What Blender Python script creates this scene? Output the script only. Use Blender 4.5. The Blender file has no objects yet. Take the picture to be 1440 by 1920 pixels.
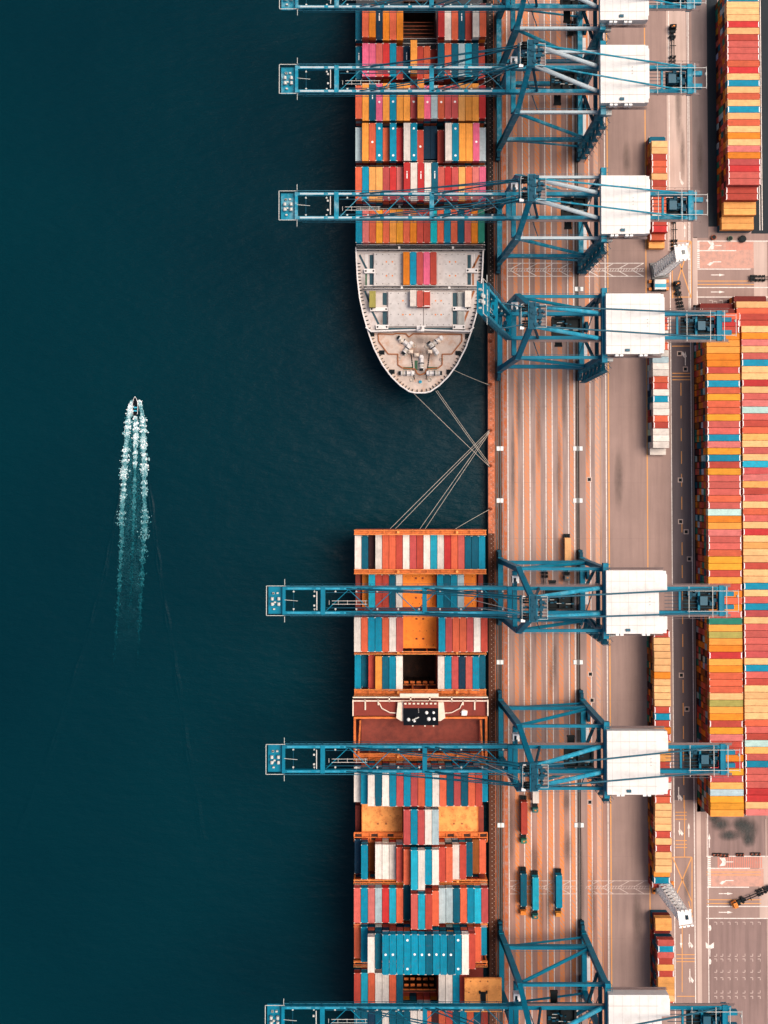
import bpy, math, random
from mathutils import Vector, Matrix
random.seed(7)
R = math.radians
SC = bpy.context.scene
COL = SC.collection

# ------------------------------------------------------------------ camera, sky, sun, exposure
H, F, TILT, PY0 = 394.0, 1923.0, R(1.43), 857.0      # height above the quay, focal length and principal point in photo pixels
ct, st = math.cos(TILT), math.sin(TILT)
def W(px, py, z=0.0):
    """World point at height z under a pixel of the 1440x1920 photograph."""
    u, v = (px - 720.0) / F, (PY0 - py) / F
    d = Vector((u, st + v * ct, -ct + v * st))
    t = (H - z) / -d.z
    return Vector((d.x * t, d.y * t, z))
cam_d = bpy.data.cameras.new("camera"); cam = bpy.data.objects.new("camera", cam_d); COL.objects.link(cam)
cam.location = (0, 0, H); cam.rotation_euler = (TILT, 0, 0)
cam_d.sensor_fit = 'HORIZONTAL'; cam_d.sensor_width = 36.0; cam_d.lens = 36.0 * F / 1440.0
cam_d.shift_y = -(960.0 - PY0) / 1440.0
cam_d.clip_start = 1.0; cam_d.clip_end = 6000.0
SC.camera = cam

SUN_EL, SUN_AZ = R(62), R(15)            # sun stands over the land side (+x), a little to +y
wd = bpy.data.worlds.new("World"); SC.world = wd; wd.use_nodes = True
nt = wd.node_tree; bg = nt.nodes['Background']
sky = nt.nodes.new('ShaderNodeTexSky'); sky.sky_type = 'NISHITA'; sky.sun_disc = False
sky.sun_elevation = SUN_EL; sky.sun_rotation = R(90) - SUN_AZ; sky.dust_density = 7.0; sky.ozone_density = 1.0; sky.air_density = 1.0
nt.links.new(sky.outputs[0], bg.inputs[0]); bg.inputs[1].default_value = 0.105
sl = bpy.data.lights.new("sun", 'SUN'); sl.energy = 2.4; sl.angle = R(38); sl.color = (1.0, 0.86, 0.74)
so = bpy.data.objects.new("sun", sl); COL.objects.link(so)
sd = Vector((math.cos(SUN_EL) * math.cos(SUN_AZ), math.cos(SUN_EL) * math.sin(SUN_AZ), math.sin(SUN_EL)))
so.rotation_euler = sd.to_track_quat('Z', 'Y').to_euler(); so.location = (300, 100, 300)
SC.view_settings.view_transform = 'Standard'; SC.view_settings.look = 'None'; SC.view_settings.gamma = 1.0
SC.view_settings.exposure = 0.30

# ------------------------------------------------------------------ helpers
def lin(c):
    c /= 255.0
    return c / 12.92 if c <= 0.04045 else ((c + 0.055) / 1.055) ** 2.4
KALB = 0.80
def rgb(r, g, b, k=KALB):
    return (lin(r) * k, lin(g) * k, lin(b) * k, 1.0)

def new_mat(name):
    m = bpy.data.materials.new(name); m.use_nodes = True
    return m, m.node_tree, m.node_tree.nodes['Principled BSDF']

def pos_noise(nt, scale, detail=4.0, stretch=None, src='pos', rough=0.6):
    if src == 'pos':
        g = nt.nodes.new('ShaderNodeNewGeometry'); o = g.outputs['Position']
    else:
        g = nt.nodes.new('ShaderNodeTexCoord'); o = g.outputs['Object']
    if stretch:
        mp = nt.nodes.new('ShaderNodeMapping'); mp.inputs['Scale'].default_value = stretch
        nt.links.new(o, mp.inputs['Vector']); o = mp.outputs[0]
    n = nt.nodes.new('ShaderNodeTexNoise'); n.inputs['Scale'].default_value = scale
    n.inputs['Detail'].default_value = detail; n.inputs['Roughness'].default_value = rough
    nt.links.new(o, n.inputs['Vector'])
    return n.outputs['Fac']

def ramp(nt, fac, stops):
    r = nt.nodes.new('ShaderNodeValToRGB'); e = r.color_ramp.elements
    while len(e) < len(stops): e.new(0.5)
    for i, (p, c) in enumerate(stops):
        e[i].position = p; e[i].color = c if len(c) == 4 else (*c, 1)
    nt.links.new(fac, r.inputs['Fac']); return r.outputs['Color']

def mix(nt, fac, a, b, mode='MIX'):
    m = nt.nodes.new('ShaderNodeMix'); m.data_type = 'RGBA'; m.blend_type = mode
    for s, v in ((m.inputs[0], fac), (m.inputs[6], a), (m.inputs[7], b)):
        if isinstance(v, (int, float, tuple)): s.default_value = v
        else: nt.links.new(v, s)
    return m.outputs[2]

def paint(name, c, rough=0.55, var=0.25, scale=0.35, dirt=None, damt=0.5, dscale=0.25, metal=0.0, spec=0.4):
    """Painted or weathered surface: colour broken by two scales of noise, optional stains of another colour."""
    m, nt, b = new_mat(name)
    f = pos_noise(nt, scale, 5)
    lo = tuple(x * (1 - var) for x in c[:3]) + (1,); hi = tuple(min(1, x * (1 + var)) for x in c[:3]) + (1,)
    col = ramp(nt, f, [(0.3, lo), (0.7, hi)])
    if dirt:
        d = pos_noise(nt, dscale, 8, rough=0.7)
        k = ramp(nt, d, [(0.5, (0, 0, 0)), (0.72, (damt,) * 3)])
        col = mix(nt, k, col, dirt)
    nt.links.new(col, b.inputs['Base Color'])
    b.inputs['Roughness'].default_value = rough; b.inputs['Metallic'].default_value = metal
    b.inputs['Specular IOR Level'].default_value = spec
    return m

class MB:
    def __init__(s): s.v = []; s.f = []; s.c = []; s.cur = None
    def quad(s, *p):
        n = len(s.v); s.v += [tuple(q) for q in p]; s.f.append(tuple(range(n, n + len(p)))); s.c.append(s.cur); return s
    def box(s, c, d, rz=0.0, M=None):
        x, y, z = (t * 0.5 for t in d); n = len(s.v); cr, sr = math.cos(rz), math.sin(rz)
        for sx, sy, sz in ((-1,-1,-1),(1,-1,-1),(1,1,-1),(-1,1,-1),(-1,-1,1),(1,-1,1),(1,1,1),(-1,1,1)):
            a, b2 = sx * x, sy * y
            s.v.append((c[0] + a * cr - b2 * sr, c[1] + a * sr + b2 * cr, c[2] + sz * z))
        for q in ((0,3,2,1),(4,5,6,7),(0,1,5,4),(1,2,6,5),(2,3,7,6),(3,0,4,7)):
            s.f.append(tuple(n + i for i in q)); s.c.append(s.cur)
        return s
    def b2(s, x0, x1, y0, y1, z0, z1):
        return s.box(((x0+x1)/2, (y0+y1)/2, (z0+z1)/2), (abs(x1-x0), abs(y1-y0), abs(z1-z0)))
    def beam(s, p, q, w, h):
        """Box beam from p to q; w is its horizontal width, h its depth."""
        p, q = Vector(p), Vector(q); d = (q - p)
        if d.length < 1e-6: return s
        d.normalize(); up = Vector((0, 0, 1)) if abs(d.z) < 0.97 else Vector((1, 0, 0))
        r = d.cross(up).normalized(); u = r.cross(d).normalized(); n = len(s.v)
        for e in (p, q):
            for a, b in ((-1,-1),(1,-1),(1,1),(-1,1)):
                s.v.append(tuple(e + r * (a * w / 2) + u * (b * h / 2)))
        for k in ((0,1,2,3),(7,6,5,4),(0,4,5,1),(1,5,6,2),(2,6,7,3),(3,7,4,0)):
            s.f.append(tuple(n + i for i in k)); s.c.append(s.cur)
        return s
    def tube(s, p, q, r0, r1=None, n=8, caps=True):
        r1 = r0 if r1 is None else r1; p, q = Vector(p), Vector(q); d = (q - p)
        if d.length < 1e-6: return s
        d.normalize(); up = Vector((0, 0, 1)) if abs(d.z) < 0.97 else Vector((1, 0, 0))
        a = d.cross(up).normalized(); b = a.cross(d).normalized(); k = len(s.v)
        for e, r in ((p, r0), (q, r1)):
            for i in range(n):
                t = 2 * math.pi * i / n; s.v.append(tuple(e + a * (r * math.cos(t)) + b * (r * math.sin(t))))
        for i in range(n):
            j = (i + 1) % n; s.f.append((k + i, k + j, k + n + j, k + n + i)); s.c.append(s.cur)
        if caps:
            s.f.append(tuple(k + i for i in range(n))[::-1]); s.f.append(tuple(k + n + i for i in range(n))); s.c += [s.cur] * 2
        return s
    def prism(s, pts, z0, z1):
        k = len(s.v); n = len(pts)
        s.v += [(x, y, z0) for x, y in pts] + [(x, y, z1) for x, y in pts]
        s.f.append(tuple(range(k + n, k + 2 * n))); s.f.append(tuple(range(k + n - 1, k - 1, -1))); s.c += [s.cur] * 2
        for i in range(n):
            j = (i + 1) % n; s.f.append((k + i, k + j, k + n + j, k + n + i)); s.c.append(s.cur)
        return s
    def xf(s, M, start=0):
        for i in range(start, len(s.v)): s.v[i] = tuple(M @ Vector(s.v[i]))
        return s
    def mesh(s, name, mat):
        me = bpy.data.meshes.new(name); me.from_pydata(s.v, [], s.f); me.validate(); me.update()
        if mat: me.materials.append(mat)
        if any(c is not None for c in s.c) and len(me.polygons) == len(s.c):
            at = me.color_attributes.new("tint", 'FLOAT_COLOR', 'CORNER')
            for p in me.polygons:
                c = s.c[p.index] or (0.3, 0.3, 0.3, 1)
                for li in p.loop_indices: at.data[li].color = c
        return me
    def build(s, name, mat, parent=None, loc=None, rz=0.0):
        o = bpy.data.objects.new(name, s.mesh(name, mat)); COL.objects.link(o)
        if parent: o.parent = parent
        if loc: o.location = loc
        if rz: o.rotation_euler = (0, 0, rz)
        return o

def tag(o, label=None, cat=None, group=None, kind=None):
    if label: o["label"] = label
    if cat: o["category"] = cat
    if group: o["group"] = group
    if kind: o["kind"] = kind
    return o
def empty(name, loc=(0, 0, 0), rz=0.0):
    o = bpy.data.objects.new(name, None); COL.objects.link(o); o.location = loc; o.rotation_euler = (0, 0, rz)
    o.empty_display_size = 0.5; return o
def copy_tree(o, parent=None):
    c = o.copy(); COL.objects.link(c); c.parent = parent
    for ch in list(o.children): copy_tree(ch, c)
    return c
def struct(name, mb, mat): return tag(mb.build(name, mat), kind='structure')

# ------------------------------------------------------------------ materials
def m_water():
    m, nt, b = new_mat("sea_water")
    f = pos_noise(nt, 0.004, 3); c = ramp(nt, f, [(0.3, (0.0, 0.0148, 0.0244, 1)), (0.7, (0.0, 0.0228, 0.0334, 1))])
    nt.links.new(c, b.inputs['Base Color']); b.inputs['Roughness'].default_value = 0.22; b.inputs['IOR'].default_value = 1.33; b.inputs['Specular IOR Level'].default_value = 0.12
    n1 = pos_noise(nt, 0.16, 7, stretch=(0.7, 1.6, 1)); n2 = pos_noise(nt, 0.03, 4, stretch=(0.6, 1.5, 1))
    ad = nt.nodes.new('ShaderNodeMath'); ad.operation = 'MULTIPLY_ADD'; ad.inputs[1].default_value = 1.6
    nt.links.new(n2, ad.inputs[0]); nt.links.new(n1, ad.inputs[2])
    bp = nt.nodes.new('ShaderNodeBump'); bp.inputs['Strength'].default_value = 0.5; bp.inputs['Distance'].default_value = 0.9
    nt.links.new(ad.outputs[0], bp.inputs['Height']); nt.links.new(bp.outputs[0], b.inputs['Normal'])
    return m
def berth_mask(nt):
    """Where cranes have worked: rust dust along the quay, thick at both berths and thin on the empty apron between them."""
    g = nt.nodes.new('ShaderNodeNewGeometry'); s = nt.nodes.new('ShaderNodeSeparateXYZ'); nt.links.new(g.outputs['Position'], s.inputs[0])
    mr = nt.nodes.new('ShaderNodeMapRange'); mr.inputs[1].default_value = -250; mr.inputs[2].default_value = 250; nt.links.new(s.outputs[1], mr.inputs[0])
    k = ramp(nt, mr.outputs[0], [(0.10, (1,) * 3), (0.22, (.8,) * 3), (0.32, (.4,) * 3), (0.46, (.1,) * 3), (0.56, (.05,) * 3), (0.66, (.4,) * 3), (0.80, (.65,) * 3)])
    n = pos_noise(nt, 0.03, 5, stretch=(2.2, .8, 1)); kn = ramp(nt, n, [(0.25, (.45,) * 3), (0.65, (1,) * 3)])
    return mix(nt, 1.0, k, kn, 'MULTIPLY')
def m_ground(name, base, spots, tyre=0.35, streak=(1.0, 0.06, 1), dust=None):
    m, nt, b = new_mat(name)
    f = pos_noise(nt, 0.05, 8, rough=0.65); c = ramp(nt, f, [(0.25, tuple(x * 0.84 for x in base[:3])), (0.75, tuple(x * 1.12 for x in base[:3]))])
    s = pos_noise(nt, 0.5, 6, stretch=streak); k = ramp(nt, s, [(0.42, (0, 0, 0)), (0.8, (tyre,) * 3)])
    c = mix(nt, k, c, spots)
    g = pos_noise(nt, 0.9, 10, rough=0.8); k2 = ramp(nt, g, [(0.60, (0, 0, 0)), (0.78, (0.4,) * 3)])
    c = mix(nt, k2, c, tuple(x * 0.5 for x in spots[:3]) + (1,))
    if dust:
        bmk = berth_mask(nt); bmk = mix(nt, 1.0, bmk, (dust[3],) * 3 + (1,), 'MULTIPLY'); c = mix(nt, bmk, c, tuple(dust[:3]) + (1,))
    fine = pos_noise(nt, 6.0, 3); k3 = ramp(nt, fine, [(0.2, (0.86,) * 3), (0.8, (1.1,) * 3)])
    c = mix(nt, 1.0, c, k3, 'MULTIPLY')
    nt.links.new(c, b.inputs['Base Color']); b.inputs['Roughness'].default_value = 0.85; b.inputs['Specular IOR Level'].default_value = 0.25
    return m
def m_marking(name, c, wear=0.45, under=(0.2, 0.15, 0.13, 1), wscale=1.2, hatch=None, dusty=False):
    """Road paint, worn through to the concrete in patches; hatch = stripe period in metres, painted diagonally."""
    m, nt, b = new_mat(name)
    f = pos_noise(nt, wscale, 6, rough=0.7); k = ramp(nt, f, [(0.46, (0, 0, 0)), (0.68, (wear,) * 3)])
    col = mix(nt, k, c, under)
    if hatch and dusty:
        col = mix(nt, berth_mask(nt), mix(nt, 0.5, col, under), col)
    if hatch:
        g = nt.nodes.new('ShaderNodeNewGeometry'); mp = nt.nodes.new('ShaderNodeMapping'); mp.inputs['Rotation'].default_value = (0, 0, R(-38))
        nt.links.new(g.outputs['Position'], mp.inputs['Vector'])
        w = nt.nodes.new('ShaderNodeTexWave'); w.bands_direction = 'X'; w.inputs['Scale'].default_value = 0.314 / hatch; w.inputs['Distortion'].default_value = 0.3
        nt.links.new(mp.outputs[0], w.inputs['Vector'])
        h = ramp(nt, w.outputs['Fac'], [(0.35, (0, 0, 0)), (0.55, (0.75,) * 3)])
        big = pos_noise(nt, 0.04, 2); kb = ramp(nt, big, [(0.4, (0.35,) * 3), (0.65, (1,) * 3)])
        h = mix(nt, 1.0, h, kb, 'MULTIPLY')
        col = mix(nt, h, col, under)
    nt.links.new(col, b.inputs['Base Color']); b.inputs['Roughness'].default_value = 0.7; b.inputs['Specular IOR Level'].default_value = 0.25
    return m
def m_container(name, attr=False):
    """Container paint: the colour belongs to the object (or to the corner colours of a merged stack), with rust, scuffs and fading."""
    m, nt, b = new_mat(name)
    if attr:
        a = nt.nodes.new('ShaderNodeVertexColor'); a.layer_name = "tint"; col = a.outputs['Color']
    else:
        oi = nt.nodes.new('ShaderNodeObjectInfo'); col = oi.outputs['Color']
        rnd = ramp(nt, oi.outputs['Random'], [(0.0, (0.84,) * 3), (1.0, (1.13,) * 3)])
        col = mix(nt, 1.0, col, rnd, 'MULTIPLY')
    st1 = pos_noise(nt, 0.55, 5); k = ramp(nt, st1, [(0.3, (0.82,) * 3), (0.75, (1.10,) * 3)])
    col = mix(nt, 1.0, col, k, 'MULTIPLY')
    if not attr:
        tc = nt.nodes.new('ShaderNodeTexCoord'); w = nt.nodes.new('ShaderNodeTexWave'); w.bands_direction = 'X'
        w.inputs['Scale'].default_value = 1.05; w.inputs['Distortion'].default_value = 0.0; nt.links.new(tc.outputs['Object'], w.inputs['Vector'])
        sk = pos_noise(nt, 1.0, 5, stretch=(.22, 2.6, 1), src='obj'); ks = ramp(nt, sk, [(0.3, (.9,) * 3), (0.7, (1.16,) * 3)]); col = mix(nt, 1.0, col, ks, 'MULTIPLY')
        kw = ramp(nt, w.outputs['Fac'], [(0.2, (0.91,) * 3), (0.8, (1.05,) * 3)]); col = mix(nt, 1.0, col, kw, 'MULTIPLY')
    r1 = pos_noise(nt, 1.3, 9, rough=0.75); kr = ramp(nt, r1, [(0.57, (0, 0, 0)), (0.72, (0.6,) * 3)])
    col = mix(nt, kr, col, (0.16, 0.06, 0.035, 1))
    nt.links.new(col, b.inputs['Base Color']); b.inputs['Roughness'].default_value = 0.6; b.inputs['Specular IOR Level'].default_value = 0.12
    return m
def plain(name, c, rough=0.6, metal=0.0): return paint(name, c, rough, 0.12, 0.6, metal=metal)

MAT = {}
MAT['water'] = m_water()
MAT['quay'] = m_ground("quay_concrete", rgb(170, 143, 134), rgb(112, 90, 84))
MAT['apron'] = m_ground("apron_concrete", rgb(180, 156, 148), rgb(106, 92, 90), 0.8, dust=rgb(184, 100, 56)[:3] + (0.5,))
MAT['pale'] = m_ground("pale_concrete", rgb(214, 188, 176), rgb(160, 134, 122), 0.4)
MAT['asphalt'] = m_ground("asphalt", rgb(112, 100, 102), rgb(72, 66, 68), 0.5)
MAT['bay'] = m_ground("bay_concrete", rgb(156, 130, 124), rgb(96, 80, 78), 0.6); MAT['grey_shade'] = m_ground("shade_grey_asphalt", rgb(146, 128, 124), rgb(100, 90, 88), 0.5); MAT['dark_shade_asphalt'] = m_ground("dark_shade_asphalt", rgb(46, 54, 60), rgb(28, 32, 36), 0.5)  # grey and dark asphalt have the container blocks' shade mixed in
MAT['trench'] = m_ground("rail_trench", rgb(70, 52, 44), rgb(28, 22, 20), 0.8)
MAT['cope'] = paint("rusty_cope", rgb(206, 118, 82), 0.85, 0.35, 0.4, rgb(92, 48, 34), 0.85, 0.6)
MAT['cope_dark'] = paint("shaded_cope", rgb(98, 54, 34), 0.85, 0.35, 0.4, rgb(26, 24, 24), 0.9, 0.4); MAT['cope_black'] = paint("deep_shaded_cope", rgb(40, 34, 32), 0.85, 0.35, 0.4, rgb(84, 44, 28), 0.6, 0.5)  # both darker copes carry the moored ships' shade in their colour
MAT['rust_strip'] = m_marking("rusty_strip", rgb(196, 104, 58), 0.95, rgb(176, 152, 146), 0.5)
MAT['white_line'] = m_marking("white_road_paint", rgb(248, 238, 230, 0.85), 0.65, rgb(178, 150, 140))
MAT['faint_line'] = m_marking("faded_road_paint", rgb(222, 200, 190), 0.95, rgb(180, 155, 148), 0.9)
MAT['orange_line'] = m_marking("orange_road_paint", rgb(240, 168, 92), 0.5, rgb(190, 155, 138))
MAT['orange_band'] = m_marking("orange_lane_band", rgb(248, 138, 44), 0.5, rgb(186, 152, 138), 0.7, 1.1, True)
MAT['orange_wash'] = m_marking("worn_orange_lane_band", rgb(226, 164, 128), 0.9, rgb(190, 164, 155), 0.6, 1.3)
MAT['pink_zone'] = m_marking("salmon_bay_paint", rgb(216, 164, 146), 0.85, rgb(176, 144, 134), 0.5)
MAT['red_bar'] = m_marking("red_bay_bar", rgb(226, 138, 116), 0.7, rgb(200, 164, 152), 0.8)
MAT['stain'] = paint("oil_stain", rgb(62, 62, 60), 0.9, 0.3, 0.2)
MAT['box'] = m_container("container_paint"); MAT['boxes'] = m_container("stacked_container_paint", True)
MAT['fitting'] = plain("pale_corner_steel", rgb(240, 225, 212)); MAT['doorbar'] = plain("door_gear", rgb(150, 120, 108))
MAT['mark'] = plain("white_roof_lettering", rgb(240, 240, 238, 0.9))
MAT['blue'] = paint("crane_blue", rgb(0, 126, 156), 0.5, 0.22, 0.25, rgb(4, 74, 92), 0.5, 0.5, spec=0.15)
MAT['blue_cap'] = paint("crane_highlight_blue", rgb(44, 156, 188), 0.5, 0.3, 0.4, rgb(150, 200, 212), 0.5, 0.3, spec=.15); MAT['blue_dark'] = paint("crane_dark_blue", rgb(0, 74, 96), 0.5, 0.2, 0.3, spec=0.15)  # cap blue paints girder highlights; dark blue for secondary steelwork
MAT['faded'] = paint("faded_crane_blue", rgb(16, 134, 162), 0.5, 0.3, 0.4, rgb(150, 190, 202), 0.8, 0.3, spec=0.15)
MAT['faded_pale'] = paint("chalk_and_highlight_paint", rgb(190, 204, 210), 0.55, 0.18, 0.4, rgb(110, 160, 180), 0.5, 0.4)  # chalked pipes and beams; on girder tops it paints their highlight
MAT['stay'] = paint("stay_bar", rgb(0, 84, 106), 0.5, 0.2, 0.3)
MAT['white'] = paint("white_sheet_metal", rgb(255, 252, 248, 0.68), 0.5, 0.05, 0.25, rgb(214, 206, 198, .7), 0.5, 0.3)
MAT['rail'] = plain("galvanised_handrail", rgb(206, 206, 200)); MAT['blue_rail'] = plain("blue_handrail", rgb(30, 110, 134)); MAT['seam'] = plain("roof_seam_grey", rgb(190, 184, 178)); MAT['grating'] = plain("grating", rgb(120, 100, 98))
MAT['black'] = paint("black_machinery", rgb(18, 28, 32), 0.6, 0.15, 0.6, spec=0.15); MAT['steel'] = plain("grey_steel", rgb(120, 118, 116), 0.5)
MAT['rubber'] = plain("tyre_rubber", rgb(28, 27, 27), 0.9); MAT['glass'] = plain("dark_glass", rgb(20, 44, 56), 0.1)
MAT['hull_pale'] = paint("pale_bulwark", rgb(242, 236, 232), 0.6, 0.08); MAT['hull_dark'] = paint("dark_hull", rgb(22, 44, 56), 0.5, 0.3)
MAT['deck_pale'] = paint("pale_grey_deck", rgb(216, 206, 202), 0.7, 0.13, 0.3, rgb(170, 138, 120), 0.7, 0.3)
MAT['deck_rust'] = paint("rusty_forecastle_deck", rgb(218, 198, 184), 0.75, 0.16, 0.3, rgb(198, 134, 90), 0.8, 0.25)
MAT['hatch_pale'] = paint("pale_hatch", rgb(212, 206, 203), 0.65, 0.1, 0.4, rgb(170, 156, 148), 0.6, 0.35)
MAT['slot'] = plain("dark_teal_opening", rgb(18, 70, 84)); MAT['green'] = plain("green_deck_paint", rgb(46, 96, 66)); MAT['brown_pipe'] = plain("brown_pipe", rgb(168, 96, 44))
MAT['deck_red'] = paint("red_brown_deck", rgb(142, 52, 38), 0.75, 0.25, 0.3, rgb(84, 34, 28), 0.7, 0.3)
MAT['hatch_orange'] = paint("orange_hatch", rgb(252, 136, 36, 1.0), 0.7, 0.16, 0.25, rgb(196, 92, 30, 1.0), 0.7, 0.5)
MAT['hatch_tan'] = paint("faded_orange_hatch", rgb(252, 162, 84, .95), 0.7, 0.18, 0.3, rgb(196, 92, 36), 0.9, 0.45)
MAT['lash_orange'] = paint("orange_lashing_steel", rgb(238, 126, 56), 0.7, 0.25, 0.5, rgb(110, 54, 30), 0.7, 0.6)
MAT['lash_dark'] = plain("dark_lashing_steel", rgb(40, 46, 52)); MAT['hold'] = paint("hold_steel", rgb(58, 40, 34), 0.9, 0.3, 0.4, rgb(120, 70, 40), 0.5, 0.5)
MAT['cream'] = plain("cream_superstructure", rgb(246, 226, 206)); MAT['navy'] = paint("navy_monkey_island", rgb(8, 16, 26), 0.6, 0.15, 0.6, spec=0.08)
MAT['rope'] = plain("mooring_rope", rgb(205, 195, 180)); MAT['cab_orange'] = plain("orange_cab", rgb(240, 140, 48)); MAT['cab_teal'] = plain("teal_cab", rgb(40, 110, 106)); MAT['cab_green'] = plain("green_cab", rgb(44, 122, 96))
MAT['lattice'] = plain("white_lattice_steel", rgb(250, 248, 244, .95)); MAT['rust_steel'] = paint("rusty_steel", rgb(150, 74, 44), 0.8, 0.3, 0.8)
MAT['yellow'] = plain("yellow_plant_paint", rgb(226, 150, 60)); MAT['cyan'] = plain("cyan_panel", rgb(40, 170, 200))
# ------------------------------------------------------------------ setting: water, quay, yard ground, markings
def GX(px): return W(px, 905, 0).x
def GY(py): return W(720, py, 0).y
EDGE = GX(915.5); WL = -4.0                           # quay edge, water level
w = MB(); w.quad((-3000, -3000, WL), (EDGE + 4, -3000, WL), (EDGE + 4, 3000, WL), (-3000, 3000, WL)); struct("sea_water", w, MAT['water'])
q = MB(); q.b2(EDGE, 3000, -3000, 3000, -16, 0); struct("ground", q, MAT['quay'])
def sheet(name, mat, rects, lvl):
    m = MB()
    for x0, x1, y0, y1 in rects: m.quad((x0, y0, lvl), (x1, y0, lvl), (x1, y1, lvl), (x0, y1, lvl))
    return struct(name, m, mat)
YB, YT = -900.0, 900.0
sheet("apron_surface", MAT['apron'], [(GX(941), GX(1076), YB, YT), (GX(1097), GX(1134), YB, YT)], 0.004)
sheet("rail_trench_surface", MAT['trench'], [(GX(927), GX(943), YB, YT), (GX(1080.5), GX(1086.5), YB, YT)], 0.004)
sheet("cope_surface", MAT['cope'], [(EDGE, GX(927), GY(1000), GY(625))], 0.004)
sheet("shaded_cope_surface", MAT['cope_dark'], [(EDGE, GX(927), YB, GY(1000))], 0.004); sheet("deep_shaded_cope_surface", MAT['cope_black'], [(EDGE, GX(927), GY(625), YT)], 0.004)  # cope beside each ship darkened as painted shade
sheet("rusty_strip_marking", MAT['rust_strip'], [(GX(944.5), GX(950.5), YB, YT), (GX(927.2), GX(928.6), YB, YT), (GX(940.8), GX(942.4), YB, YT), (GX(932), GX(932.7), YB, YT)], 0.008)
sheet("road_surface", MAT['asphalt'], [(GX(1259), GX(1300), GY(1500), GY(600))], 0.004)
sheet("bay_surface", MAT['bay'], [(GX(1322), GX(1430), GY(1920) - 300, GY(1722.5)), (GX(1322), GX(1430), GY(1605), GY(1528)), (GX(1312), GX(1420), GY(576), GY(557.5))], 0.004)
sheet("shaded_road_surface", MAT['grey_shade'], [(GX(1303), GX(1332), GY(446), YT)], 0.004)  # grey strip with the tall block's shade put into its colour
sheet("painted_shade_surface", MAT['dark_shade_asphalt'], [(GX(1302), GX(1318), GY(1522), GY(572)), (GX(1413), GX(1760), GY(438), YT), (GX(1332), GX(1352), GY(425), YT)], 0.004)  # dark strips beside the blocks and on the lane, painted as shade
sheet("pale_road_surface", MAT['pale'], [(GX(1255), GX(1292), GY(470), YT), (GX(1301), GX(1309), GY(1920) - 500, GY(1500)), (GX(1302), GX(1311), GY(585), GY(445)),
      (GX(1417), GX(1442), GY(560), GY(452)), (GX(1417), GX(1445), GY(1722), GY(1606))], 0.004)
# crane rails, two per trench, standing a little proud
rm = MB()
for px in (934.5, 1083.2): rm.b2(GX(px) - 0.09, GX(px) + 0.09, YB, YT, -0.02, 0.06)
for px in (930.5, 938.6, 1079.6): rm.b2(GX(px) - 0.07, GX(px) + 0.07, YB, YT, -0.02, 0.03)
tag(rm.build("crane_rail", MAT['steel']), kind='structure')
# lane lines and bands along the quay
wl = MB(); L2 = 0.010
def vline(m, px, wd, y0=YB, y1=YT, z=L2):
    x = GX(px); m.quad((x - wd/2, y0, z), (x + wd/2, y0, z), (x + wd/2, y1, z), (x - wd/2, y1, z))
for px, wd in ((952.6, 0.3), (981.5, 0.26), (994, 0.3), (1023.8, 0.28), (1035.7, 0.3), (1066, 0.28), (1077.2, 0.3), (1107, 0.26), (1136.8, 0.32)): vline(wl, px, wd)
for px in (1259.4, 1297.0): vline(wl, px, 0.3)
vline(wl, 1321.8, 0.28, GY(1920) - 300, GY(1522)); vline(wl, 1294.5, 0.22, GY(600), YT); vline(wl, 1310, 0.25, GY(572), GY(545))
struct("lane_marking", wl, MAT['white_line'])
ob = MB()
for a, b in ((964, 971.5), (983.2, 992.6), (1004.5, 1013.5), (1026, 1034.6), (1046.5, 1055), (1068.5, 1075.6), (1098.5, 1106)):
    ob.quad((GX(a), YB, 0.008), (GX(b), YB, 0.008), (GX(b), YT, 0.008), (GX(a), YT, 0.008))
struct("orange_band_marking", ob, MAT['orange_band'])
sheet("worn_band_marking", MAT['orange_wash'], [(GX(1116), GX(1124.5), YB, YT)], 0.008)
ol = MB()
for px, wd in ((1141.8, 0.45), (1213.8, 0.4), (1126.5, 0.12)): vline(ol, px, wd)
y = GY(718)
while y > GY(1500):                                   # dashes down the middle of the dark road
    vline(ol, 1278, 0.32, y - 4.9, y); y -= 8.75
def hl(m, x0, x1, py, wd, z=L2): yy = GY(py); m.quad((GX(x0), yy - wd/2, z), (GX(x1), yy - wd/2, z), (GX(x1), yy + wd/2, z), (GX(x0), yy + wd/2, z))
for py in (649, 700, 706, 712): hl(ol, 1262, 1296, py, 0.32)
for py in (1523, 1529, 1536, 1576, 1583, 1589, 1790, 1797, 1803, 1868): hl(ol, 1262, 1283 if py < 1700 else 1296, py, 0.28)
def seg(m, p, q, wd, z=0.014):
    a, b = W(*p, 0), W(*q, 0); d = (b - a); d.z = 0; d.normalize(); n = Vector((-d.y, d.x, 0)) * wd / 2
    m.quad(*[(v.x, v.y, z) for v in (a - n, b - n, b + n, a + n)])
for (a, b) in (((1261, 452), (1295, 556)), ((1295, 452), (1261, 556)), ((1261, 1607), (1297, 1690)), ((1297, 1607), (1263, 1690))): seg(ol, a, b, 0.4)
for (a, b) in (((1261, 452), (1296, 452)), ((1261, 557), (1296, 557)), ((1296, 452), (1296, 560)), ((1260.5, 452), (1260.5, 560)), ((1297.5, 1607), (1297.5, 1720)), ((1262, 1607), (1297, 1607)),
               ((1283.5, 1500), (1283.5, 1607)), ((1279, 1720), (1279, 1860)), ((1291, 1690), (1299, 1720))): seg(ol, a, b, 0.3, 0.018)
for py in (527, 533.5): hl(ol, 1311, 1417, py, 0.3)
for py in (1635, 1640.5, 1687, 1694): hl(ol, 1319, 1420, py, 0.3)
struct("orange_line_marking", ol, MAT['orange_line'])
pz = MB()
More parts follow.
